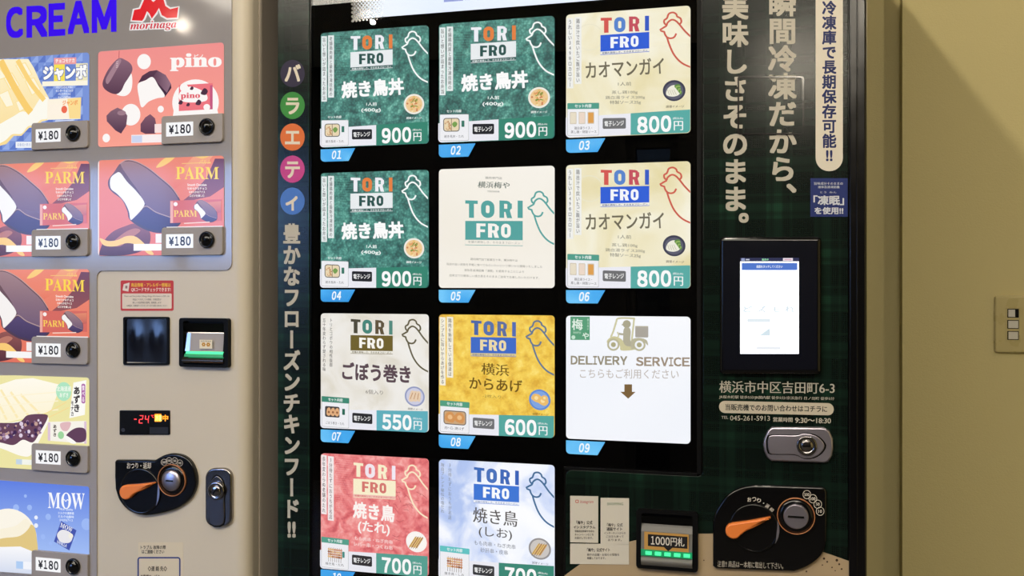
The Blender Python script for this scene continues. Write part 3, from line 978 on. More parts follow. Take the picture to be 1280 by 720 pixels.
# temperature display
mb = MB(M['black'])
mb.slab(rr_px(150, 512.8, 213, 543.5, 1.2), -.002, .001, .0008)
a = Art(mb, lambda u, v: F(130 + u / 3.272, 500 + v / 3.272), -.002, M['black'])
def seg(a, x, y, w, h, on, mat, sk=2):
    t = w * .2
    S = {'a': [(x + sk, y), (x + w + sk, y), (x + w - t + sk, y + t), (x + t + sk, y + t)], 'g': [(x + t, y + h / 2 - t / 2), (x + w - t, y + h / 2 - t / 2), (x + w - t, y + h / 2 + t / 2), (x + t, y + h / 2 + t / 2)],
         'd': [(x, y + h), (x + w, y + h), (x + w - t, y + h - t), (x + t, y + h - t)],
         'f': [(x + sk, y), (x + sk + t, y + t), (x + t, y + h / 2), (x, y + h / 2)], 'b': [(x + w + sk, y), (x + w, y + h / 2), (x + w - t, y + h / 2), (x + w + sk - t, y + t)],
         'e': [(x, y + h / 2), (x + t, y + h / 2), (x + t, y + h - t), (x - sk / 2, y + h)], 'c': [(x + w, y + h / 2), (x + w - sk / 2, y + h), (x + w - t, y + h - t), (x + w - t, y + h / 2)]}
    for k in on: a.poly(S[k], (255, 60, 60), mat)
a.rect(126, 76, 136, 80, (255, 60, 60), mat=M['led_red'])
seg(a, 146, 62, 16, 33, 'abged', M['led_red']); seg(a, 170, 62, 16, 33, 'fgbc', M['led_red'])
a.text('℃', 196, 60, 207, 72, (255, 60, 60), .02, mat=M['led_red'])
a.rect(210, 56, 238, 88, (255, 150, 20), 3, mat=M['led_amber'])
a.text('冷凍', 212, 60, 240, 86, (255, 232, 120), .03, mat=M['led_yellow']); a.text('中', 242, 60, 266, 86, (255, 150, 20), .04, mat=M['led_amber'])
a.rect(190, 110, 266, 138, (34, 34, 38), 2, mat=M['flat']); a.circ(82, 122, 8, (50, 50, 56), mat=M['flat'])
mb.build('temperature_display', left, 'black display with red digits')

# coin mechanism, shared builder
def coin_unit(root, outline, k, org, dial, lever_a, lever_b, lever_r, ringc, ring_r, coins, coin_r, extra, label, slit):
    mp = lambda u, v: F(org[0] + u / k, org[1] + v / k)
    q = [mp(*p) for p in outline]
    mb = MB(M['black'])
    mb.slab(q, -.009, .001, .0035, M['black'])
    o_ = Art(mb, mp, -.009, M['flat'])
    for (cx, cy) in coins:
        o_.line([(cx + coin_r * math.cos(2 * math.pi * t / 20), cy + coin_r * 1.05 * math.sin(2 * math.pi * t / 20)) for t in range(20)], coin_r * .16, (196, 188, 176), True)
    for (cx, cy), t in zip(coins, ('500', '100', '50', '10')):
        w = coin_r * (.66 if len(t) > 2 else .5)
        o_.text(t, cx - w, cy - coin_r * .42, cx + w, cy + coin_r * .42, (204, 196, 184), .02)
    extra(o_)
    p = mb.build('coin_unit', root, label)
    m = 1 / k / 654 * 1.0
    sc = abs(mp(dial[0] + 1, dial[1])[0] - mp(dial[0], dial[1])[0])
    dx, dz = mp(dial[0], dial[1]); dr = dial[2] * sc
    mb = MB(M['black'])
    mb.lathe(dx, dz, [(dr, -.009), (dr * .98, -.0115), (dr * .92, -.0125), (dr * .9, -.0118)], n=48)
    mb.build('dial', p)
    # lever: round grip tapering to a point
    A = Vector(mp(*lever_a)); B = Vector(mp(*lever_b)); r_ = lever_r * sc
    d = (B - A); L = d.length; d.normalize(); nn = Vector((-d.y, d.x))
    pts = []
    for t in range(17):
        an = math.radians(78 + t / 16 * 232)
        pts.append(A + d * (r_ * math.cos(an)) + nn * (r_ * math.sin(an)))
    low = [(.17, -.74), (.24, -.58), (.34, -.50), (.48, -.48), (.62, -.40), (.82, -.22), (1.0, -.06)]
    hi = [(1.0, .10), (.80, .26), (.60, .42), (.40, .60), (.22, .80)]
    for f, g in low + hi: pts.append(A + d * (L * f) + nn * (r_ * g))
    mb = MB(M['orange'])
    mb.slab([tuple(t) for t in pts], -.021, -.0115, .003, M['orange'])
    mb.build('return_lever', p, 'orange return lever')
    # bright crescent at the dial's edge
    mb = MB(M['steel'])
    arc_o = [(dx + dr * .99 * math.cos(math.radians(t)), dz + dr * .99 * math.sin(math.radians(t))) for t in range(-34, 25, 4)]
    arc_i = [(dx + dr * (.99 - .1 * math.sin((t + 34) / 58 * math.pi)) * math.cos(math.radians(t)), dz + dr * (.99 - .1 * math.sin((t + 34) / 58 * math.pi)) * math.sin(math.radians(t))) for t in range(24, -35, -4)]
    mb.slab(arc_o + arc_i[1:-1], -.0128, -.0115, 0, M['steel'])
    mb.build('crescent_mark', p)
    rx, rz = mp(*ringc); R = ring_r * sc
    mb = MB(M['brass'])
    prof = [(R * .945, -.0085), (R, -.0085), (R, -.0120), (R * .985, -.0126), (R * .96, -.0126), (R * .945, -.0120), (R * .945, -.0085)]
    mb.lathe(rx, rz, prof, M['brass'], n=48, caps=False)
    mb.lathe(rx, rz, [(R * .93, -.0095), (R * .945, -.0118), (R * .66, -.0105)], M['black'], n=48)
    mb.build('coin_ring', p, 'copper coloured ring')
    mb = MB(M['chrome'])
    S = R * .66
    if slit > .5:
        mb.lathe(rx, rz, [(S, -.011), (S, -.0155), (S * .95, -.0170), (S * .94, -.0170)], M['steel'], n=40)
    else:
        mb.lathe(rx, rz, [(S, -.011), (S, -.0140), (S * .9, -.0158), (S * .7, -.0172), (S * .45, -.0181), (S * .2, -.0185), (S * .02, -.0186)], M['steel'], n=40)
    mb.slab([(rx - S * slit, rz - S * .06), (rx + S * slit, rz - S * .06), (rx + S * slit * .95, rz + S * .09), (rx - S * slit * .95, rz + S * .09)], -.0190, -.015, 0, M['blackmat'])
    mb.build('coin_slot', p, 'chrome coin slot')
    return p

ol = smooth_pts([(785, 138), (812, 122), (840, 110), (880, 104), (930, 116), (968, 150), (990, 205), (992, 262), (968, 322), (915, 368), (850, 394), (760, 412), (700, 408), (650, 384), (610, 338), (590, 280)], False, 4)
ol = [(594, 136)] + [(740, 136)] + ol + [(587, 220), (587, 145)]
def ex_l(a): a.text('おつり・返却', 650, 148, 770, 180, (206, 198, 186), .02, 3)
coin_unit(left, ol, 4.0, (0, 540), (718, 290, 100), (660, 292), (800, 246), 31, (876, 236), 68, [(835, 147), (860, 139), (888, 140), (913, 151)], 14.5, ex_l,
          'black rounded coin unit with an orange lever', .4)

# lock with folding handle
def lock(root, outline, k, org, cyl, cyl_r, handle, mat, label, keyrot):
    mp = lambda u, v: F(org[0] + u / k, org[1] + v / k)
    q = [mp(*p) for p in outline]
    mb = MB(mat)
    mb.slab(q, -.008, .001, .003, mat)
    o = mb.build('lock', root, label)
    h = smooth_pts([mp(*p) for p in handle], True, 3)
    mb = MB(mat)
    mb.slab(h, -.0105, -.0078, .0012, mat)
    g = []
    mb2 = MB(M['blackmat'])
    n = len(h); cx = sum(p[0] for p in h) / n; cz = sum(p[1] for p in h) / n
    mb.build('fold_out_handle', o)
    big = [(cx + (p[0] - cx) * 1.06, cz + (p[1] - cz) * 1.06) for p in h]
    mb2.slab(big, -.0083, -.0078, 0)
    mb2.build('groove', o)
    sc = abs(mp(cyl[0] + 1, cyl[1])[0] - mp(*cyl)[0])
    x, z = mp(*cyl); R = cyl_r * sc
    mb = MB(M['chrome'])
    mb.lathe(x, z, [(R, -.0100), (R, -.0140), (R * .9, -.0150), (R * .66, -.0150), (R * .62, -.0135), (R * .58, -.0158), (R * .4, -.0168), (R * .02, -.017)], M['chrome'], n=36)
    ca, sa = math.cos(keyrot), math.sin(keyrot)
    bx = [(-.36, -.09), (.36, -.09), (.36, .09), (-.36, .09)]
    mb.slab([(x + R * (p * ca - s_ * sa), z + R * (p * sa + s_ * ca)) for p, s_ in bx], -.0175, -.015, 0, M['blackmat'])
    mb.build('key_cylinder', o)
    return o
lock(left, rrect(1037, 177, 1168, 470, 48, 7), 4.0, (0, 540), (1099, 287), 40,
     [(1064, 450), (1060, 340), (1058, 290), (1070, 240), (1098, 215), (1126, 240), (1138, 290), (1134, 340), (1132, 450)], M['chrome'], 'dark chrome upright lock', .9)

# contact sticker
mb = MB(M['flat'])
mb.slab(rr_px(173, 678, 229, 790, .8), -.0005, .0005, 0, M['flat'], (216, 204, 180))
a = Art(mb, lambda u, v: F(u / 4, 540 + v / 4), -.0005, M['flat'])
a.text('トラブル 故障の際', 704, 566, 830, 586, (40, 36, 34), .02); a.text('はご連絡ください', 710, 588, 822, 608, (40, 36, 34), .02)
a.line(rrect(692, 628, 900, 900, 10), 7, (42, 62, 130), True)
a.text('◇連 絡 先◇', 740, 670, 836, 696, (44, 40, 40), .02); a.text('お客様サービス', 704, 712, 800, 732, (44, 40, 40), .02)
mb.build('contact_sticker', left, 'cream sticker with a blue outlined box')

# ------------------------------------------------------------------ right machine: frozen chicken
RXL, RXR = F(347, 352)[0], F(1083.5, 352)[0]
right = thing('vending_machine', 'dark green tartan vending machine with three columns of lit square food cards', 'vending machine', ((RXL + RXR) / 2, .4, 0))
mb = MB(M['blackmat'])
mb.box(RXL + .004, RXR - .004, .06, .72, .03, TOP)
mb.build('cabinet', right)
mb = MB(M['blackmat']); mb.box(RXL + .03, RXR - .03, .08, .7, 0, .03); mb.build('base', right)
YC = .016                                   # depth of the cards behind the glass
wx0, wx1 = F(388, 352)[0], F(874, 352)[0]
zt0, zt1 = EYE - 1.0, TOP - .03
gb = F(790, 588)[1]                          # lower edge of the window beside the control panel
gx = F(705, 352)[0]
mb = MB(M['black'])
# door frame: stiles and rails around the display opening
mb.box(RXL, wx0, .002, .058, .05, TOP); mb.box(wx1, RXR, .002, .058, .05, TOP)
mb.box(wx0, wx1, .002, .058, zt1, TOP); mb.box(wx0, wx1, .002, .058, .05, zt0)
mb.box(gx, wx1, .002, .058, zt0, gb)
mb.build('door', right)
mb = MB(M['backing'])
mb.box(wx0 - .002, wx1 + .002, YC + .004, YC + .03, zt0 - .002, zt1 + .002)
mb.build('display_back', right, 'black back of the display window')
# tartan wrap: left stile, right side and lower control area
tx1 = F(1060, 352)[0]
mb = MB(M['tartan'])
mb.slab(rrect(RXL + .001, .06, wx0 - .002, TOP - .001, .001), -.001, .003, .0005)
rr0 = .012
out = [(gx + .003, .06)] + arc(gx + .003 + rr0, gb - .004 - rr0, rr0, 180, 90) + [(wx1 - .006, gb - .004)] + arc(wx1 - .006 + .002, gb - .004 + .010, .010, 270, 360)[1:] + [(wx1 + .006, TOP - .001), (tx1, TOP - .001), (tx1, .06)]
mb.slab(out, -.001, .003, .0012)
wrap = mb.build('tartan_wrap', right, 'dark green tartan wrap with beige lettering')
# black right-hand trim with grooves
mb = MB(M['black'])
mb.slab(rrect(tx1 + .001, .06, RXR - .001, TOP - .001, .004), -.006, .003, .003)
mb.slab(rrect(F(1070, 352)[0], .06, F(1072, 352)[0], TOP - .002, .001), -.008, -.005, .001)
mb.build('edge_trim', right)
# glass pane
mb = MB(M['glass'])
mb.slab([(wx0, zt0), (gx, zt0), (gx, gb), (wx1, gb), (wx1, zt1), (wx0, zt1)], .003, .0065, 0)
mb.build('glass_pane', right)
mb = MB(M['blackmat'])
mb.box(wx1 - .0035, wx1 + .003, -.002, .004, gb, zt1); mb.box(gx, wx1 - .004, -.002, .004, gb - .0035, gb)
mb.build('window_gasket', right)

# lit header at the top
hx0 = F(442, 20, YC)[0]; hx1 = F(872, 10, YC)[0]; hz0 = F(442, 23.5, YC)[1]; hz1 = TOP - .06
mb = MB(M['toplit'])
mb.slab([(hx0, hz0), (hx1, hz0), (hx1, hz1), (hx0, hz1)], YC, YC + .003, 0)
a = Art(mb, lambda u, v: F(u, v, YC), YC, M['lit'])
a.same(True)
for i in range(9):
    for j in range(34):
        u = 441 + i * 4.4 + (2.2 if j % 2 else 0); v = 26 - j * 2.6
        rr_ = 1.75 - i * .17
        v -= (u - 441) * .072
        if rr_ > .25: a.circ(u, v, rr_ * 1.2, (4, 5, 8), rr_ * 1.2, 8)
a.same(False)
a.poly([(555, 2.8), (579, 1.0), (579, -40), (555, -40)], (150, 164, 226)); a.rect(565, -40, 579, -2, (236, 244, 255))
[a.line([(u, -20), (u, .6 - k * .5), (u + 5, .2 - k * .5), (u + 5, -20)], .6, (168, 182, 226)) for k, u in enumerate((582, 597, 613))]
mb.build('lit_header', right, 'bright white lit header')

# ---- cards
CW = CH = .2112
CXS = [F(401, 300, YC)[0], F(548.6, 300, YC)[0], F(707.6, 300, YC)[0]]
CZ0 = EYE + (F(401, 41.4, YC)[1] - EYE)
CPZ = (F(401, 41.4, YC)[1] - F(401, 566.7, YC)[1]) / 3
CM2 = (33, 582, 54, 20, 628, 612)           # corners of card 02 in its close-up

def rooster(a, col, ox=0, oy=0, w=8):
    T = lambda L: [(x + ox, y + oy) for x, y in L]
    a.line(T(smooth_pts([(484, 112), (472, 103), (470, 88), (482, 78), (490, 58), (508, 52), (522, 60), (526, 71), (540, 80), (544, 96), (536, 108)], False)), w, col)
    a.line(T(smooth_pts([(478, 116), (486, 98), (502, 86), (518, 90), (534, 106), (558, 138), (584, 166)], False)), w, col)
    a.line(T([(480, 114), (470, 120), (452, 132), (456, 137), (472, 142)]), w, col)
    a.line(T(smooth_pts([(470, 140), (474, 154), (484, 168), (500, 172), (514, 166), (522, 150)], False)), w, col)
    a.line(T(smooth_pts([(482, 166), (492, 200), (508, 240), (528, 270), (552, 292), (584, 308)], False)), w, col)

def card_base(x0, zt, mat):
    mb = MB(M['card'])
    ol_ = rrect(x0, zt - CH, x0 + CW, zt, .0065)
    mb.slab(ol_, YC, YC + .003, 0, mat)
    return mb, ol_

def block(a, ch, x0, y0, x1, y1, col):
    """heavy condensed capital drawn from bars and bows"""
    w = x1 - x0; h = y1 - y0
    t = {'T': .40, 'I': 1.0, 'F': .42, 'O': .36, 'R': .37}[ch] * w
    b = .19 * h
    if ch == 'I': a.rect(x0, y0, x1, y1, col)
    elif ch == 'T':
        a.rect(x0, y0, x1, y0 + b, col); a.rect((x0 + x1 - t) / 2, y0, (x0 + x1 + t) / 2, y1, col)
    elif ch == 'F':
        a.rect(x0, y0, x0 + t, y1, col); a.rect(x0, y0, x1, y0 + b, col); a.rect(x0, y0 + h * .42, x1 - w * .06, y0 + h * .42 + b, col)
    elif ch == 'O':
        a.line(rrect(x0 + t / 2, y0 + t / 2, x1 - t / 2, y1 - t / 2, w * .3, 5), t, col, True)
    else:
        a.rect(x0, y0, x0 + t, y1, col)
        ym = y0 + h * .56
        a.line([(x0, y0 + b / 2), (x1 - w * .42, y0 + b / 2)] + [(x1 - w * .42 + (w * .42 - t / 2) * math.cos(q), (y0 + b / 2 + ym) / 2 + (ym - y0 - b / 2) / 2 * math.sin(q)) for q in [math.radians(v) for v in range(-60, 61, 20)]] + [(x1 - w * .42, ym), (x0, ym)], b * .95, col)
        a.rect(x1 - t * 1.02, y0 + h * .16, x1 - w * .02, ym - h * .1, col)
        a.poly([(x0 + w * .42, ym - b * .3), (x0 + w * .80, ym - b * .3), (x1, y1), (x1 - t * 1.08, y1)], col)

def torifro(a, cols, box, fro, tag, tagbg=None, dx=0, dy=0):
    xs = ((190, 240), (250, 300), (316, 362), (386, 404))
    for t, (x0, x1), c, k in zip('TORI', xs, cols, range(4)):
        block(a, t, x0 + dx, 71 - k * 2 + dy, x1 + dx, 141 - k * 2 + dy, c)
    a.poly([(189 + dx, 152 + dy), (405 + dx, 140 + dy), (405 + dx, 216 + dy), (189 + dx, 228 + dy)], box)
    for t, (x0, x1), k in zip('FRO', ((234, 268), (276, 316), (324, 358)), range(3)):
        block(a, t, x0 + dx, 161 - k * 2 + dy, x1 + dx, 213 - k * 2 + dy, fro)
    bgc = tagbg or box
    a.poly([(189 + dx, 228 + dy), (405 + dx, 216 + dy), (405 + dx, 232 + dy), (189 + dx, 244 + dy)], bgc)
    a.line([(189 + dx, 228 + dy), (405 + dx, 216 + dy), (405 + dx, 232 + dy), (189 + dx, 244 + dy)], 2.2, box, True)
    a.text('老舗の美味しさ、そのままフローズン', 196 + dx, 226 + dy, 398 + dx, 236 + dy, tag, .02, rot=-3)

def columns(a, l, r, ink, back, lb=(70, 398), rb=(68, 378)):
    """two vertical lines of writing at the left edge"""
    if back:
        a.rect(37, lb[0], 66, lb[1], back); a.rect(72, rb[0] - 2, 103, rb[1], back)
    a.vtext(l, 51, lb[0] + 6, lb[1] - 6, 17, ink, .008)
    a.vtext(r, 87, rb[0] + 4, rb[1] - 6, 17, ink, .008)

def footer(a, price, green, badge=(38, 40, 46), setbar=None, setname=('焼き鳥丼・たれ',), whitebg=(236, 236, 244), numcol=(250, 250, 250)):
    a.poly([(33, 535), (324, 519), (324, 622), (33, 634)], whitebg)
    a.poly([(324, 519), (584, 505), (584, 615), (324, 622)], green)
    a.rect(40, 492, 182, 620, (186, 190, 190), 5); a.rect(42, 494, 180, 618, (240, 240, 244), 5)
    if setbar:
        a.rect(40, 468, 184, 496, setbar, 4)
        a.text('セット内容', 74, 473, 150, 490, (244, 250, 248), .02)
    else:
        a.text('セット内容', 74, 470, 146, 484, (240, 246, 244), .02)
    if len(setname) == 1: a.text(setname[0], 62, 592, 158, 606, (70, 68, 72), 0)
    else:
        a.text(setname[0], 72, 578, 152, 592, (70, 68, 72), 0); a.text(setname[1], 56, 596, 172, 610, (70, 68, 72), 0)
    a.rect(200, 540, 303, 590, badge, 6)
    a.text('電子レンジ', 208, 553, 294, 578, (246, 246, 246), .02, 3, rot=-2)
    a.digits(price, 350, 535, 504, 612, numcol, .035, 4, .06, rise=2)
    a.text('円', 512, 558, 552, 602, numcol, .012, 3)
    a.text('(税込み)', 508, 540, 552, 552, numcol, .01)

def bowl(a, kind, cx=513, cy=416):
    if kind == 'rice':
        a.circ(cx, cy, 51, (240, 236, 226)); a.circ(cx, cy, 42, (238, 202, 150))
        rr = random.Random(5)
        for k in range(26):
            q = rr.uniform(0, 6.28); d = rr.uniform(0, 36)
            a.circ(cx + d * math.cos(q), cy + d * math.sin(q), rr.uniform(4, 8), rr.choice([(226, 160, 104), (246, 226, 180), (232, 190, 120), (206, 130, 90)]), n=8)
        for k in range(7):
            q = rr.uniform(-.9, .3)
            x, y = cx + rr.uniform(-22, 18), cy + rr.uniform(-22, 16)
            a.line([(x, y), (x + 16 * math.cos(q), y + 16 * math.sin(q))], 4, (110, 150, 60))
    elif kind == 'dark':
        a.circ(cx, cy, 49, (66, 66, 84)); a.circ(cx, cy + 1, 40, (96, 96, 112))
        a.blob([(cx - 34, cy + 18), (cx - 26, cy - 12), (cx, cy - 26), (cx + 24, cy - 10), (cx + 22, cy + 18), (cx - 6, cy + 28)], (238, 236, 220))
        for k in range(7): a.blob([(cx + 2 + k * 5, cy - 24 + k * 5), (cx + 22 + k * 2, cy - 30 + k * 7), (cx + 26, cy - 14 + k * 6), (cx + 8 + k * 3, cy - 10 + k * 5)], ((96, 140, 70), (150, 180, 100))[k % 2])
        for k in range(4): a.line([(cx - 28 + k * 9, cy - 4), (cx - 20 + k * 10, cy + 20)], 3, (206, 200, 176))
    elif kind == 'roll':
        a.circ(cx, cy, 50, (150, 158, 196)); a.circ(cx, cy, 42, (206, 206, 226))
        for k in range(3):
            a.blob([(cx - 30 + k * 18, cy + 20 - k * 4), (cx - 18 + k * 16, cy - 26), (cx + 2 + k * 14, cy - 20), (cx - 6 + k * 16, cy + 24)], (232, 206, 178)); a.line([(cx - 22 + k * 18, cy + 14), (cx - 10 + k * 15, cy - 18)], 4, (196, 150, 116))
    elif kind == 'fry':
        a.circ(cx, cy + 8, 50, (96, 140, 214)); a.circ(cx, cy + 8, 42, (130, 166, 226))
        for x, y, q in ((-16, 0, 24), (14, 12, 26), (22, -2, 16)):
            a.blob([(cx + x - q, cy + y + 4), (cx + x - q * .4, cy + y - q * .8), (cx + x + q * .7, cy + y - q * .6), (cx + x + q, cy + y + q * .3), (cx + x + q * .2, cy + y + q * .9)], (238, 190, 110)); a.circ(cx + x, cy + y, q * .4, (250, 222, 160), n=9)
    else:
        a.circ(cx, cy, 52, (250, 246, 242) if kind == 'skew' else (150, 146, 146)); a.circ(cx, cy, 44, (252, 248, 244) if kind == 'skew' else (206, 200, 196))
        for k in range(4):
            x = cx - 20 + k * 11
            a.line([(x - 14, cy + 30), (x + 18, cy - 24)], 9, ((232, 190, 110), (206, 160, 100))[k % 2]); a.line([(x - 18, cy + 36), (x + 20, cy - 28)], 2, (120, 96, 70))

def setpic(a, kind):
    if kind == 'box':
        a.rect(58, 510, 138, 576, (96, 96, 96), 14); a.rect(62, 514, 134, 572, (232, 214, 180), 10); a.line([(98, 514), (98, 572)], 3, (130, 110, 90))
        rr = random.Random(2)
        for k in range(24): a.circ(rr.uniform(66, 94), rr.uniform(520, 566), 4, rr.choice([(206, 160, 116), (180, 130, 90), (236, 210, 170)]), n=7)
        a.blob([(102, 540), (116, 528), (128, 540), (114, 556)], (120, 160, 84)); a.rect(148, 524, 162, 554, (60, 120, 104), 2)
    elif kind == 'bags':
        for k, c in enumerate(((232, 222, 200), (236, 216, 200), (222, 160, 84))): a.rect(52 + k * 40, 510, 82 + k * 40, 566, (212, 200, 180), 3); a.rect(55 + k * 40, 514, 79 + k * 40, 562, c, 3)
    elif kind == 'rolls':
        a.rect(58, 516, 134, 570, (70, 68, 70), 8); a.rect(148, 524, 162, 554, (40, 104, 86), 2)
        for k in range(3): a.blob([(66 + k * 22, 556), (70 + k * 22, 528), (84 + k * 22, 524), (90 + k * 22, 548), (80 + k * 22, 564)], (226, 176, 130)); a.circ(78 + k * 22, 545, 6, (150, 100, 70), n=9)
    elif kind == 'fry':
        a.rect(58, 514, 168, 582, (92, 84, 84), 14); a.rect(62, 518, 164, 578, (206, 170, 130), 10)
        for x in (90, 136): a.blob([(x - 24, 560), (x - 18, 528), (x + 8, 522), (x + 24, 544), (x + 14, 572)], (214, 150, 90)); a.circ(x, 546, 12, (236, 190, 136), n=9)
    else:
        rr = random.Random(8)
        for k in range(7):
            x = 78 + k * 11
            a.line([(x, 588), (x + 3, 516)], 2, (120, 96, 80))
            for j in range(4): a.circ(x + 2, 526 + j * 12, 6, rr.choice([(190, 130, 84), (222, 180, 130), (150, 96, 70), (206, 150, 120)]), n=8)
        if kind == 'skew2': a.rect(152, 530, 164, 560, (70, 140, 130), 2)

OR, WT, DG = (226, 130, 70), (240, 240, 246), (44, 84, 80)
def card_green(a, wide=False):
    # halftone corner
    a.same(True)
    for i in range(20):
        for j in range(22):
            if i + j * .55 < 17: a.circ(112 + i * 8.5 + (4 if j % 2 else 0), 66 + j * 12, 2.4 - .07 * (i + j * .5), (104, 172, 156), n=6)
    a.same(False)
    columns(a, '旨いと想いが詰まったお弁当', '老舗鶏肉屋と最新冷凍技術の', (60, 60, 66), (232, 238, 238))
    torifro(a, (WT, OR, WT, OR), (234, 238, 240), DG, (236, 240, 240), (60, 96, 92))
    rooster(a, (246, 250, 248))
    a.text('焼き鳥丼', 143, 290, 462, 376, (252, 252, 252), .035, 4, rot=-3)
    a.text('1人前', 272, 404, 326, 422, (240, 246, 244), .02); a.text('(400g)', 246, 434, 346, 456, (240, 246, 244), .02)
    bowl(a, 'rice'); a.text('調理イメージ', 476, 480, 552, 492, (236, 242, 240), .02)
    footer(a, '900', (58, 134, 114)); setpic(a, 'box')

def card_khao(a):
    R_, B_, SB = (212, 90, 84), (58, 92, 196), (90, 134, 206)
    a.line([(140 + 60 * math.cos(k * .2), 160 + 60 * math.sin(k * .2)) for k in range(32)], 5, (236, 230, 204), True)
    columns(a, 'うれしい349キロカロリー', '鶏出汁で炊いたご飯が旨い', (70, 70, 76), (240, 240, 236))
    torifro(a, (R_, SB, (198, 84, 96), B_), (52, 96, 214), (244, 246, 252), (96, 110, 150), (240, 238, 228))
    rooster(a, (206, 96, 80))
    a.text('カオマンガイ', 122, 268, 470, 346, (112, 106, 88), .016, 4, rot=-3)
    g = (120, 116, 104)
    a.text('1人前', 268, 372, 326, 390, g, 0); a.text('蒸し鶏100g', 240, 412, 354, 430, g, 0); a.text('鶏白湯ライス200g', 212, 436, 386, 454, g, 0); a.text('特製ソース25g', 232, 458, 368, 478, g, .008)
    bowl(a, 'dark'); a.text('調理イメージ', 478, 484, 556, 496, (70, 66, 60), .01)
    footer(a, '800', (92, 172, 166), (112, 112, 114), (84, 158, 140), ('鶏白湯ライス・', '蒸し鶏・特製ソース')); setpic(a, 'bags')

def card_five(a):
    T_, g = (88, 164, 160), (110, 110, 106)
    a.text('鶏肉専門店', 258, 82, 338, 94, g, 0); a.text('横浜梅や', 222, 106, 374, 138, (74, 92, 84), .012, 3, shear=.12); a.text('YOKOHAMA', 268, 149, 326, 158, g, 0)
    for t, (x0, x1), k in zip('TORI', ((162, 222), (238, 302), (326, 386), (412, 436)), range(4)):
        block(a, t, x0, 200 - k * 2, x1, 284 - k * 2, T_)
    a.poly([(162, 300), (436, 292), (436, 384), (162, 390)], T_)
    for t, (x0, x1), k in zip('FRO', ((216, 260), (272, 324), (334, 380)), range(3)): block(a, t, x0, 310 - k, x1, 378 - k, (248, 244, 238))
    a.line([(162, 390), (436, 384), (436, 412), (162, 416)], 2.5, T_, True); a.text('老舗の美味しさ、そのままフローズン', 176, 394, 424, 406, (150, 156, 150), 0)
    rooster(a, T_, 8, 96)
    for k, (t, w) in enumerate((('鶏肉専門店で創業五十年、横浜梅やは', 112), ('当店の旨い焼鳥を手軽に食べてもらいたいという想いから開発いたしました', 228), ('液体急速凍結機「凍眠」を使用することにより', 142), ('出来立ての美味しい焼き鳥をそのままご自宅でお楽しみいただけます。', 214))):
        a.text(t, 300 - w, 478 + k * 27, 300 + w, 490 + k * 27, (130, 126, 118), 0)

def card_gobo(a):
    K, G_, OL = (78, 74, 60), (72, 134, 122), (112, 98, 48)
    columns(a, '五十年変わらず愛される味', 'トリとゴボウの相性抜群', (72, 66, 66), None, (70, 350), (70, 326))
    torifro(a, (K, G_, (96, 84, 62), (86, 140, 128)), OL, (250, 248, 240), (120, 112, 90), (238, 234, 224))
    rooster(a, (98, 90, 66))
    a.text('ごぼう巻き', 146, 286, 496, 376, (92, 74, 82), .03, 4, rot=-1)
    a.text('6個入り', 268, 418, 356, 440, (120, 112, 104), 0)
    bowl(a, 'roll', 516, 436); a.text('調理イメージ', 482, 494, 556, 505, (90, 84, 80), .01)
    footer(a, '550', (98, 176, 190), (44, 44, 48), (66, 138, 116), ('ごぼう巻き・たれ',)); setpic(a, 'rolls')

def card_kara(a):
    B_, BR = (84, 110, 166), (112, 84, 30)
    columns(a, 'シンプルに旨いからあげを作る', '鶏肉を熟知している僕達は', (86, 78, 66), (244, 238, 222), (66, 396), (64, 356))
    torifro(a, ((76, 104, 168), (88, 116, 174), (96, 112, 160), (84, 110, 180)), (66, 108, 200), (236, 218, 170), (130, 130, 150), (216, 200, 150))
    rooster(a, (98, 120, 150))
    a.text('横浜', 240, 272, 372, 330, BR, .012, 4); a.text('からあげ', 182, 344, 434, 404, BR, .016, 4)
    a.text('-2枚入り-', 248, 424, 346, 440, (150, 120, 60), 0)
    bowl(a, 'fry', 516, 424); a.text('調理イメージ', 482, 496, 556, 507, (120, 96, 50), .01)
    footer(a, '600', (88, 168, 160), (112, 112, 114), (84, 158, 130), ('からあげ',)); setpic(a, 'fry')

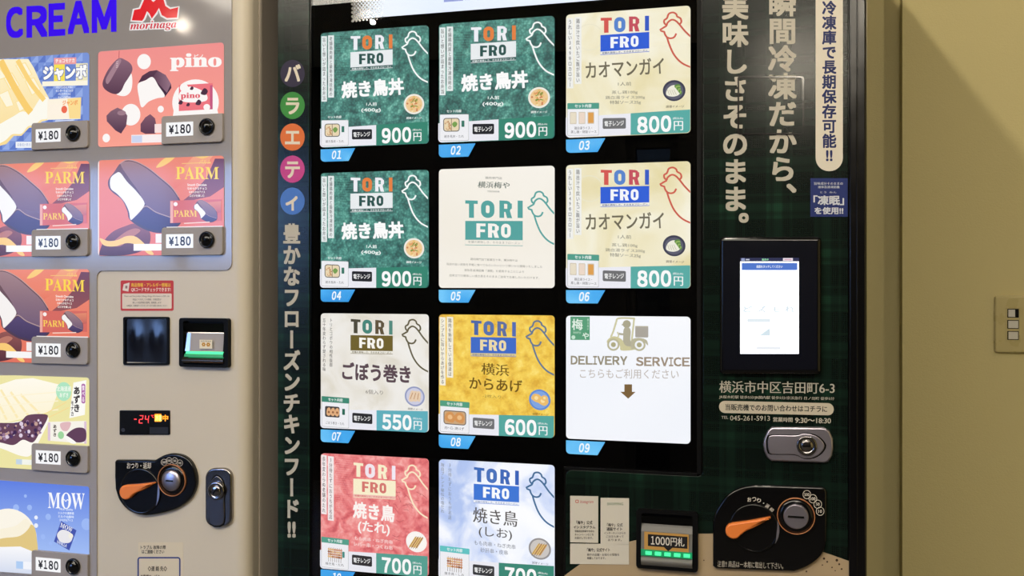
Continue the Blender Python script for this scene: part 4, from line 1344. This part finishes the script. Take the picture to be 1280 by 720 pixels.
def card_delivery(a):
    # close-up units of card 09: corners 27..584 x 52..630
    G_, Y_ = (150, 142, 122), (206, 202, 164)
    a.rect(47, 56, 136, 162, (92, 158, 122)); a.text('梅', 54, 66, 104, 118, (226, 240, 228), .02, 3); a.text('や', 102, 128, 132, 158, (226, 240, 228), .02, 3)
    a.text('鶏肉専門店', 60, 124, 96, 134, (200, 226, 206), 0); a.circ(61, 150, 9, (196, 226, 206)); a.vtext('横浜梅や', 128, 64, 120, 8, (200, 226, 206), 0)
    # three-wheeled delivery scooter with a rider
    a.line(smooth_pts([(232, 148), (244, 120), (256, 80), (268, 62), (332, 62), (336, 72), (322, 200)], False, 4), 8, Y_)
    a.line([(240, 136), (258, 84)], 3, Y_)
    a.circ(304, 88, 18, (172, 167, 142)); a.rect(282, 88, 304, 94, (172, 167, 142))
    a.blob([(292, 108), (314, 104), (322, 122), (320, 160), (330, 190), (290, 196), (288, 150)], (178, 173, 152))
    a.line(smooth_pts([(300, 120), (290, 134), (268, 132)], False), 9, (178, 173, 152))
    a.line([(262, 124), (268, 140), (258, 160)], 6, Y_)
    a.blob([(214, 168), (226, 152), (250, 144), (282, 158), (300, 186), (340, 192), (340, 204), (280, 208), (272, 184), (244, 160), (222, 176)], (206, 200, 156))
    a.rect(342, 96, 400, 148, (172, 166, 156), 5); a.rect(342, 96, 400, 101, (186, 180, 160))
    a.blob([(326, 160), (360, 150), (392, 160), (398, 184), (380, 168), (350, 172), (336, 198), (324, 200)], (186, 181, 156))
    for x in (244, 360):
        a.circ(x, 182, 28, (186, 181, 150)); a.circ(x, 182, 20, (240, 242, 246)); a.circ(x, 182, 11, (176, 170, 132))
    a.digits('DELIVERY', 48, 234, 308, 274, (150, 142, 122), .03, 3, .04); a.digits('SERVICE', 344, 237, 584, 278, (158, 142, 124), .03, 3, .04)
    a.text('こちらもご利用ください', 92, 292, 534, 336, (190, 181, 174), .004, 3)
    a.poly([(294, 362), (328, 362), (328, 396), (344, 396), (311, 427), (276, 396), (294, 396)], (124, 98, 62))

def card_tare(a):
    # close-up units of card 10: corners 32..635 x 28..; converted to the shared units
    CR = (250, 240, 206)
    a.same(True)
    for i in range(26):
        for j in range(26):
            if i + j * .4 < 16: a.circ(112 + i * 8.2 + (4 if j % 2 else 0), 62 + j * 11, 2.2 - .08 * (i + j * .4), (246, 190, 186), n=6)
    a.same(False)
    rr = random.Random(4)
    for k in range(26):
        x, y = rr.uniform(360, 560), rr.uniform(180, 440)
        if y > 300 and x > 440: continue
        a.line(smooth_pts([(x, y), (x + rr.uniform(8, 22), y + rr.uniform(-12, 12)), (x + rr.uniform(20, 40), y + rr.uniform(-6, 24))], False, 3), 1.6, (170, 70, 76))
    columns(a, '長年変わらぬ老舗のたれ', '3分待たずにおうちが名店', (80, 66, 70), (244, 236, 236), (60, 356), (64, 384))
    torifro(a, (CR, (244, 232, 240), CR, (244, 236, 246)), CR, (214, 120, 112), (214, 120, 112), (240, 190, 180), 16, 8)
    rooster(a, (252, 232, 200), 0, 8)
    a.text('焼き鳥', 204, 272, 416, 356, (254, 246, 242), .03, 4); a.text('(たれ)', 230, 364, 392, 430, (254, 246, 242), .02, 4)
    a.text('もも肉串・ねぎ肉串', 212, 446, 406, 466, (252, 226, 222), .014); a.text('レバー串・つくね串', 210, 474, 406, 496, (252, 226, 222), .014)
    bowl(a, 'skew', 526, 440); a.text('調理イメージ', 486, 504, 560, 515, (252, 220, 216), .01)
    footer(a, '700', (88, 160, 146), (50, 48, 52), (86, 160, 140), ('焼き鳥・たれ',)); setpic(a, 'skew2')

def card_shio(a):
    B_ = (62, 106, 184); g = (120, 124, 134)
    columns(a, '独自ブレンド秘伝の塩だれ', '3分待たずにおうちが名店', (130, 134, 148), None, (62, 318), (60, 346))
    torifro(a, ((66, 110, 186), (76, 116, 190), (66, 106, 186), (60, 100, 186)), (66, 120, 214), (250, 252, 255), (150, 164, 200), (240, 244, 252), 14, 0)
    rooster(a, (66, 108, 150), 0, 10)
    a.text('焼き鳥', 200, 262, 412, 338, (92, 88, 86), .012, 4); a.text('(しお)', 228, 352, 386, 408, (92, 88, 86), .008, 4)
    a.text('もも肉串・ねぎ肉串', 206, 424, 402, 446, g, 0); a.text('砂肝串・皮串', 236, 456, 366, 478, g, 0)
    bowl(a, 'plate', 516, 430); a.text('調理イメージ', 480, 494, 556, 506, (96, 98, 110), .01)
    footer(a, '700', (60, 136, 118), (56, 56, 60), (100, 196, 196), ('焼き鳥・しお',)); setpic(a, 'skew')

CM9 = (27, 584, 52, 52, 611, 632)
cards = [
    (0, 0, 'teal', card_green, CM2, 'green rice bowl card above the tab numbered 01'),
    (1, 0, 'teal', card_green, CM2, 'green rice bowl card above the tab numbered 02'),
    (2, 0, 'cream', card_khao, CM2, 'cream chicken rice card with a red rooster above the tab numbered 03'),
    (0, 1, 'teal', card_green, CM2, 'green rice bowl card above the tab numbered 04'),
    (1, 1, 'ivorycard', card_five, CM2, 'plain ivory card with teal lettering'),
    (2, 1, 'cream', card_khao, CM2, 'cream chicken rice card with a red rooster above the tab numbered 06'),
    (0, 2, 'parch', card_gobo, CM2, 'pale card for burdock rolls priced 550'),
    (1, 2, 'gold', card_kara, CM2, 'golden yellow fried chicken card priced 600'),
    (2, 2, 'whitecard', card_delivery, CM9, 'white delivery service card with a scooter'),
    (0, 3, 'redph', card_tare, CM2, 'red skewer card priced 700'),
    (1, 3, 'blueph', card_shio, CM2, 'pale blue skewer card priced 700'),
]
for num, (cx, row, mat, fn, cm, label) in enumerate(cards, 1):
    x0 = CXS[cx]; zt = CZ0 - row * CPZ
    mb, ol_ = card_base(x0, zt, M[mat])
    tmp = MB(M['card'])
    fn(Art(tmp, crop_map(unit_map(x0, zt, CW, CH), *cm), YC, M['card']))
    clip_into(tmp, mb, ol_)
    mb.build('product_card', right, label)
    # blue number tab under the card
    zb_ = zt - CH - .0035
    mb = MB(M['bluetab'])
    q = [(x0, zb_), (x0 + .0675, zb_), (x0 + .0545, zb_ - .0225)] + arc(x0 + .007, zb_ - .0225 + .007, .007, 270, 180)
    mb.slab(q, YC - .001, YC + .003, .0006)
    a = Art(mb, unit_map(x0, zb_, .0675, .0225), YC - .001, M['card'])
    for k_, ch_ in enumerate('%02d' % num):
        a.text(chr(ord(ch_) + 0xFEE0), .34 + k_ * .145, .14, .47 + k_ * .145, .84, (240, 248, 255), .03, 4, shear=.2)
    mb.build('number_tab', right)

# ---- wrap writing, left stile
INK = (188, 182, 168)
mb = MB(M['flat'])
a = Art(mb, F, -.001, M['flat'])
for k, (ch, cv, col) in enumerate((('バ', 92, (38, 28, 58)), ('ラ', 132, (52, 140, 54)), ('エ', 171.5, (222, 112, 48)), ('テ', 211.5, (196, 66, 142)), ('ィ', 251.5, (72, 120, 202)))):
    a.circ(366, cv, 15.3, col, 17)
    a.vtext(ch, 366, cv - 12.5, cv + 12.5, 21, (226, 216, 198), .03, 4)
    # small kana sits centred in its disc
a.vtext('豊かなフローズンチキンフード!!', 365, 279, 675, 22, INK, .035, 4)
mb.build('vertical_lettering', right, 'beige vertical lettering with five coloured discs on the left strip')
mb = MB(M['flat'])
a = Art(mb, F, -.001, M['flat'])
a.vtext('瞬間冷凍だから、', 978, -13, 263, 36, INK, .03, 4)
mb.build('vertical_lettering', right, 'large beige vertical line of writing nearer the long pill sticker')
mb = MB(M['flat'])
a = Art(mb, F, -.001, M['flat'])
a.vtext('美味しさそのまま。', 919, -9, 300, 34, INK, .03, 4)
mb.build('vertical_lettering', right, 'large beige vertical line of writing nearer the cards')
mb = MB(M['flat'])
mb.slab([F(u, v) for u, v in rrect(1019.5, -80, 1053.5, 214, 16.5, 8)], -.0022, -.0005, 0, M['flat'], (222, 214, 198))
a = Art(mb, F, -.0022, M['flat'])
a.vtext('冷凍庫で長期保存可能!!', 1036.5, 1, 204, 18, (20, 34, 92), .03, 4)
mb.build('pill_sticker', right, 'long beige rounded sticker with navy vertical writing')
mb = MB(M['flat'])
mb.slab(rr_px(1013, 223, 1059.5, 271, .6), -.0024, -.0005, 0, M['flat'], (24, 42, 108))
a = Art(mb, lambda u, v: F(860 + u / 4.236, 140 + v / 4.236), -.0024, M['flat'])
c = (206, 210, 220)
a.text('旨味成分そのままの', 668, 372, 820, 387, c, .01); a.text('液体急速凍結機', 688, 391, 802, 405, c, .01); a.text('とう  みん', 700, 421, 786, 431, c, 0)
a.text('「凍眠」', 664, 442, 826, 494, c, .03, 3); a.text('を使用!!', 670, 504, 822, 542, c, .03, 3)
mb.build('square_sticker', right, 'small navy square sticker with pale writing')
mb = MB(M['tartan'])
mb.ring(rr_px(922, 95.5, 1005, 168.5, 3.2), rr_px(924, 97.5, 1003, 166.5, 2.6), -.0026, -.0005, M['black'])
mb.build('service_cover', right, 'faint rounded rectangular cover outline')

# ---- touch screen
mb = MB(M['black'])
mb.slab(rr_px(900, 296.5, 1026.5, 467, 5), -.014, 0, .006, M['black'])
ts = mb.build('touch_screen', right, 'black framed upright touch screen')
mb = MB(M['smoke'])
mb.slab(rr_px(905, 302, 1021, 461, 3), -.0142, -.012, 0, M['smoke'])
mb.build('screen_glass', ts)
mb = MB(M['screen'])
mb.slab([F(925.8, 327), F(998.6, 327), F(998.6, 441.5), F(925.8, 441.5)], -.0147, -.0141, 0, M['screen'])
a = Art(mb, lambda u, v: F(880 + u / 3.6, 280 + v / 3.6), -.0147, M['lit'])
a.rect(165, 153, 428, 169, (52, 54, 84)); a.rect(356, 154, 400, 167, (236, 226, 236)); a.rect(170, 155, 186, 167, (150, 160, 200))
a.rect(190, 158, 207, 164, (190, 196, 214)); a.text('販売中', 262, 156, 292, 166, (160, 230, 180), .02); a.rect(362, 158, 394, 164, (214, 170, 190))
a.rect(172, 176, 420, 208, (84, 122, 206)); a.text('画面をタッチしてください', 238, 186, 354, 199, (240, 246, 255), .02)
a.text('ど ズ モ れ', 178, 366, 410, 396, (222, 234, 240), .03); a.rect(196, 424, 300, 440, (230, 240, 246)); a.poly([(250, 500), (296, 466), (300, 500)], (216, 232, 240)); a.rect(236, 548, 346, 562, (238, 242, 248))
mb.build('lit_screen', ts, 'bright white lit screen')

# ---- address block
mb = MB(M['flat'])
a = Art(mb, lambda u, v: F(880 + u / 5.143, 460 + v / 5.143), -.001, M['flat'])
a.text('横浜市中区吉田町6-3', 98, 84, 840, 164, INK, .014, 4, rot=.6)
a.text('JR桜木町駅 徒歩5分/JR関内駅 徒歩5分/京浜急行 日ノ出町 徒歩5分', 98, 180, 838, 204, INK, .014, 2, rot=.9)
a.poly([(x, y + (x - 465) * .022) for x, y in rrect(97, 218, 834, 296, 38, 7)], (200, 190, 170))
a.text('当販売機でのお問い合わせはコチラに', 138, 236, 792, 278, (18, 24, 22), .02, 3, rot=1.2)
a.text('TEL', 112, 308, 156, 326, INK, 0); a.text('045-261-5913', 168, 306, 424, 338, INK, .006, 3, rot=.5); a.text('営業時間', 444, 316, 570, 346, INK, .02, 3, rot=1); a.text('9:30〜18:30', 586, 320, 816, 354, INK, .02, 3, rot=1)
mb.build('address_lettering', right, 'beige address and telephone lettering under the touch screen')

lock(right, [(380, 490), (386, 450), (410, 400), (436, 376), (770, 378), (806, 400), (828, 450), (830, 510), (824, 560), (798, 600), (770, 606), (432, 594), (404, 570), (386, 530)], 5.143, (880, 460),
     (660, 491), 66, [(412, 490), (414, 450), (440, 427), (590, 428), (640, 416), (700, 424), (745, 450), (774, 494), (750, 540), (700, 570), (640, 574), (580, 550), (440, 548), (416, 524)], M['steel'], 'broad silver lock lying on its side', .1)

# beige dish printed at the bottom of the wrap
mb = MB(M['flat'])
a = Art(mb, F, -.0011, M['flat'])
a.poly(smooth_pts([(706, 719), (730, 702), (760, 685), (800, 674), (850, 668), (900, 667), (960, 671), (1020, 687), (1064, 702)], False) + [(1064, 860), (706, 860)], (178, 156, 124))
rr = random.Random(9)
for x, y, q in ((1030, 698, 1.5), (1034, 702, 1.2), (1046, 700, 1.8), (1049, 705, 1.3), (1040, 709, 1), (1028, 706, .9), (1052, 711, 1.2), (1044, 713, .8), (1008, 714, 1.2), (880, 700, .8)):
    a.circ(x, y, q, (60, 42, 26), n=7)
mb.build('printed_dish', right, 'beige rounded shape printed at the bottom of the wrap')

# ---- stickers with scan codes (codes left blank)
def note(u0, v0, u1, v1, fn, label):
    mb = MB(M['flat'])
    mb.slab([F(u, v) for u, v in ((u0, v0), (u1, v0 + .6), (u1, v1 + .8), (u0, v1))], -.0020, -.0005, 0, M['flat'], (214, 208, 194))
    fn(Art(mb, lambda u, v: F(700 + u / 3.282, 570 + v / 3.282), -.0020, M['flat']))
    mb.build('notice_sticker', right, label)
K = (44, 40, 40)
def n1(a):
    a.rect(64, 178, 78, 192, (196, 120, 110), 4); a.circ(71, 185, 3.6, (226, 216, 204))
    a.text('Instagram', 84, 180, 138, 196, (190, 70, 60), .0, shear=.2)
    a.text('「梅や」公式', 68, 264, 134, 280, K, .025); a.text('インスタグラム', 56, 284, 146, 297, K, .025)
    for k, t in enumerate(('新着商品情報やお得な', 'キャンペーンなどを', 'お届けしています。')): a.text(t, 62, 302 + k * 14, 142 - k * 3, 312 + k * 14, K, .01)
def n2(a):
    a.text('SHOPPING', 194, 190, 260, 201, (70, 110, 70), .01)
    a.text('「梅や」公式', 194, 274, 258, 289, K, .025); a.text('通販サイト', 192, 291, 256, 306, K, .025)
    for k, t in enumerate(('インターネットからの', 'ご注文も承って', 'おります。')): a.text(t, 182 + k * 8, 310 + k * 14, 270 - k * 8, 320 + k * 14, K, .01)
def n3(a):
    a.text('「梅や」公式サイト', 112, 376, 206, 392, K, .025)
    for k, t in enumerate(('梅やの店舗・お知らせ情報を', '掲載しております。')): a.text(t, 112, 398 + k * 14, 244 - k * 56, 409 + k * 14, K, .01)
note(713, 619.5, 748, 677.5, n1, 'left upper white sticker with red heading beside the banknote slot')
note(751, 622, 786.5, 679.5, n2, 'right upper white sticker with green heading beside the banknote slot')
note(713, 679.2, 786.5, 704.5, n3, 'wide white sticker under the two upright ones')

# ---- bill slot
o, U, V, mouth, strip = bill_slot(right, 796.5, 637, 873, 710.5, 1, 'black banknote slot with a lit green strip')
strip(-.003, .20, -.008, .27, M['dull'])
strip(-.008, .27, -.012, .36, M['dull'])
strip(-.012, .36, -.015, .66, M['dull'])
strip(-.015, .66, -.0155, .77, M['led_green_dim'])
roller(-.0115, .77, .94, .005, M['dull'])
mouth.build('banknote_mouth', o)
mb = MB(M['led_green'])
for k in range(5):
    x = .16 + k * .155
    mb.slab([(U(x), V(.69)), (U(x + .10), V(.69)), (U(x + .10), V(.745)), (U(x), V(.745))], -.0172, -.0150, 0, M['led_green'])
mb.build('green_lamps', o, 'row of bright green lamps')
mb = MB(M['flat'])
a = Art(mb, lambda u, v: (U(u), V(v)), -.0155, M['flat'])
a.rect(.14, .36, .86, .66, (196, 150, 80)); a.rect(.20, .40, .84, .60, (34, 32, 34)); a.poly([(.46, .60), (.60, .60), (.53, .665)], (34, 32, 34))
a.digits('1000', .24, .43, .56, .57, (226, 220, 210), .02, 3, .06); a.text('円札', .57, .42, .79, .57, (226, 220, 210), .012, 3)
mb.build('banknote_sticker', o)

# ---- coin unit
ol = [(206, 664), (206, 440)] + smooth_pts([(206, 440), (216, 400), (238, 360), (270, 318), (310, 288), (360, 268), (410, 262)], False, 4)[1:] + [(560, 264), (700, 268), (750, 270)] + smooth_pts([(750, 270), (766, 278), (774, 298)], False, 4)[1:] + [(774, 420), (772, 540)] + smooth_pts([(772, 540), (758, 590), (724, 632), (670, 668), (610, 690)], False, 4)[1:] + [(420, 684), (222, 676)]
def ex_r(a):
    pts = [(388, 332), (412, 330), (436, 336), (459, 350), (478, 364), (498, 382)]
    for ch, (x, y), rt in zip('おつり・返却', pts, (-4, 4, 14, 26, 36, 42)):
        if ch == '・': a.circ(x, y, 3, (206, 198, 186), n=10)
        else: a.text(ch, x - 10, y - 10.5, x + 10, y + 10.5, (206, 198, 186), .02, 3, rot=rt)
    a.text('注意!! 商品は一本毎に取出して下さい。', 230, 640, 556, 672, (186, 178, 166), .006, 3, rot=2)
coin_unit(right, ol, 4.0, (840, 540), (412, 474, 126), (310, 482), (494, 416), 40, (620, 413), 93, [(674, 307), (704, 328), (728, 355), (740, 390)], 19.5, ex_r,
          'black coin unit with an orange lever and beige writing', .66)

# ------------------------------------------------------------------ light switch on the wall
sx, sz1 = F(1242.5, 369.5, PIL_Y); _, sz0 = F(1242.5, 440.5, PIL_Y)
sw = thing('light_switch', 'ivory wall switch plate with three small rockers on the bare wall', 'light switch', (sx + .035, PIL_Y, (sz0 + sz1) / 2))
mb = MB(M['ivory'])
mb.slab(rrect(sx, sz0, sx + .078, sz1, .006), PIL_Y - .009, PIL_Y, .004)
mb.build('plate', sw)
fx0 = F(1256.5, 400, PIL_Y)[0]; fx1 = F(1274, 400, PIL_Y)[0]
fz1 = F(1265, 384.5, PIL_Y)[1]; fz0 = F(1265, 426, PIL_Y)[1]
mb = MB(M['ivory'])
mb.ring(rrect(fx0, fz0, fx1, fz1, .0012), rrect(fx0 + .0012, fz0 + .0012, fx1 - .0012, fz1 - .0012, .001), PIL_Y - .0105, PIL_Y - .0085)
mb.build('mounting_frame', sw)
hh = (fz1 - fz0) / 3
for k in range(3):
    zb_ = fz1 - (k + 1) * hh
    mb = MB(M['blackmat'])
    mb.slab(rrect(fx0 + .0025, zb_ + .0025, fx1 - .0025, zb_ + hh - .0025, .001), PIL_Y - .0094, PIL_Y - .0085, 0)
    s_ = mb.build('switch_recess', sw)
    mb = MB(M['white'])
    x0_, x1_ = fx0 + .0042, fx1 - .0042
    z0_, z1_ = zb_ + .004, zb_ + hh - .004
    if k == 0: x1_ -= .006
    L, Rr = (.0028, .0010) if k == 2 else (.0010, .0028)
    b0 = len(mb.v)
    mb.v += [(x0_, PIL_Y - .009, z0_), (x1_, PIL_Y - .009, z0_), (x1_, PIL_Y - .009, z1_), (x0_, PIL_Y - .009, z1_),
             (x0_, PIL_Y - .0095 - L, z0_), (x1_, PIL_Y - .0095 - Rr, z0_), (x1_, PIL_Y - .0095 - Rr, z1_), (x0_, PIL_Y - .0095 - L, z1_)]
    for q in ((3, 2, 1, 0), (4, 5, 6, 7), (0, 1, 5, 4), (1, 2, 6, 5), (2, 3, 7, 6), (3, 0, 4, 7)): mb.face([b0 + i for i in q])
    mb.build('rocker', s_)
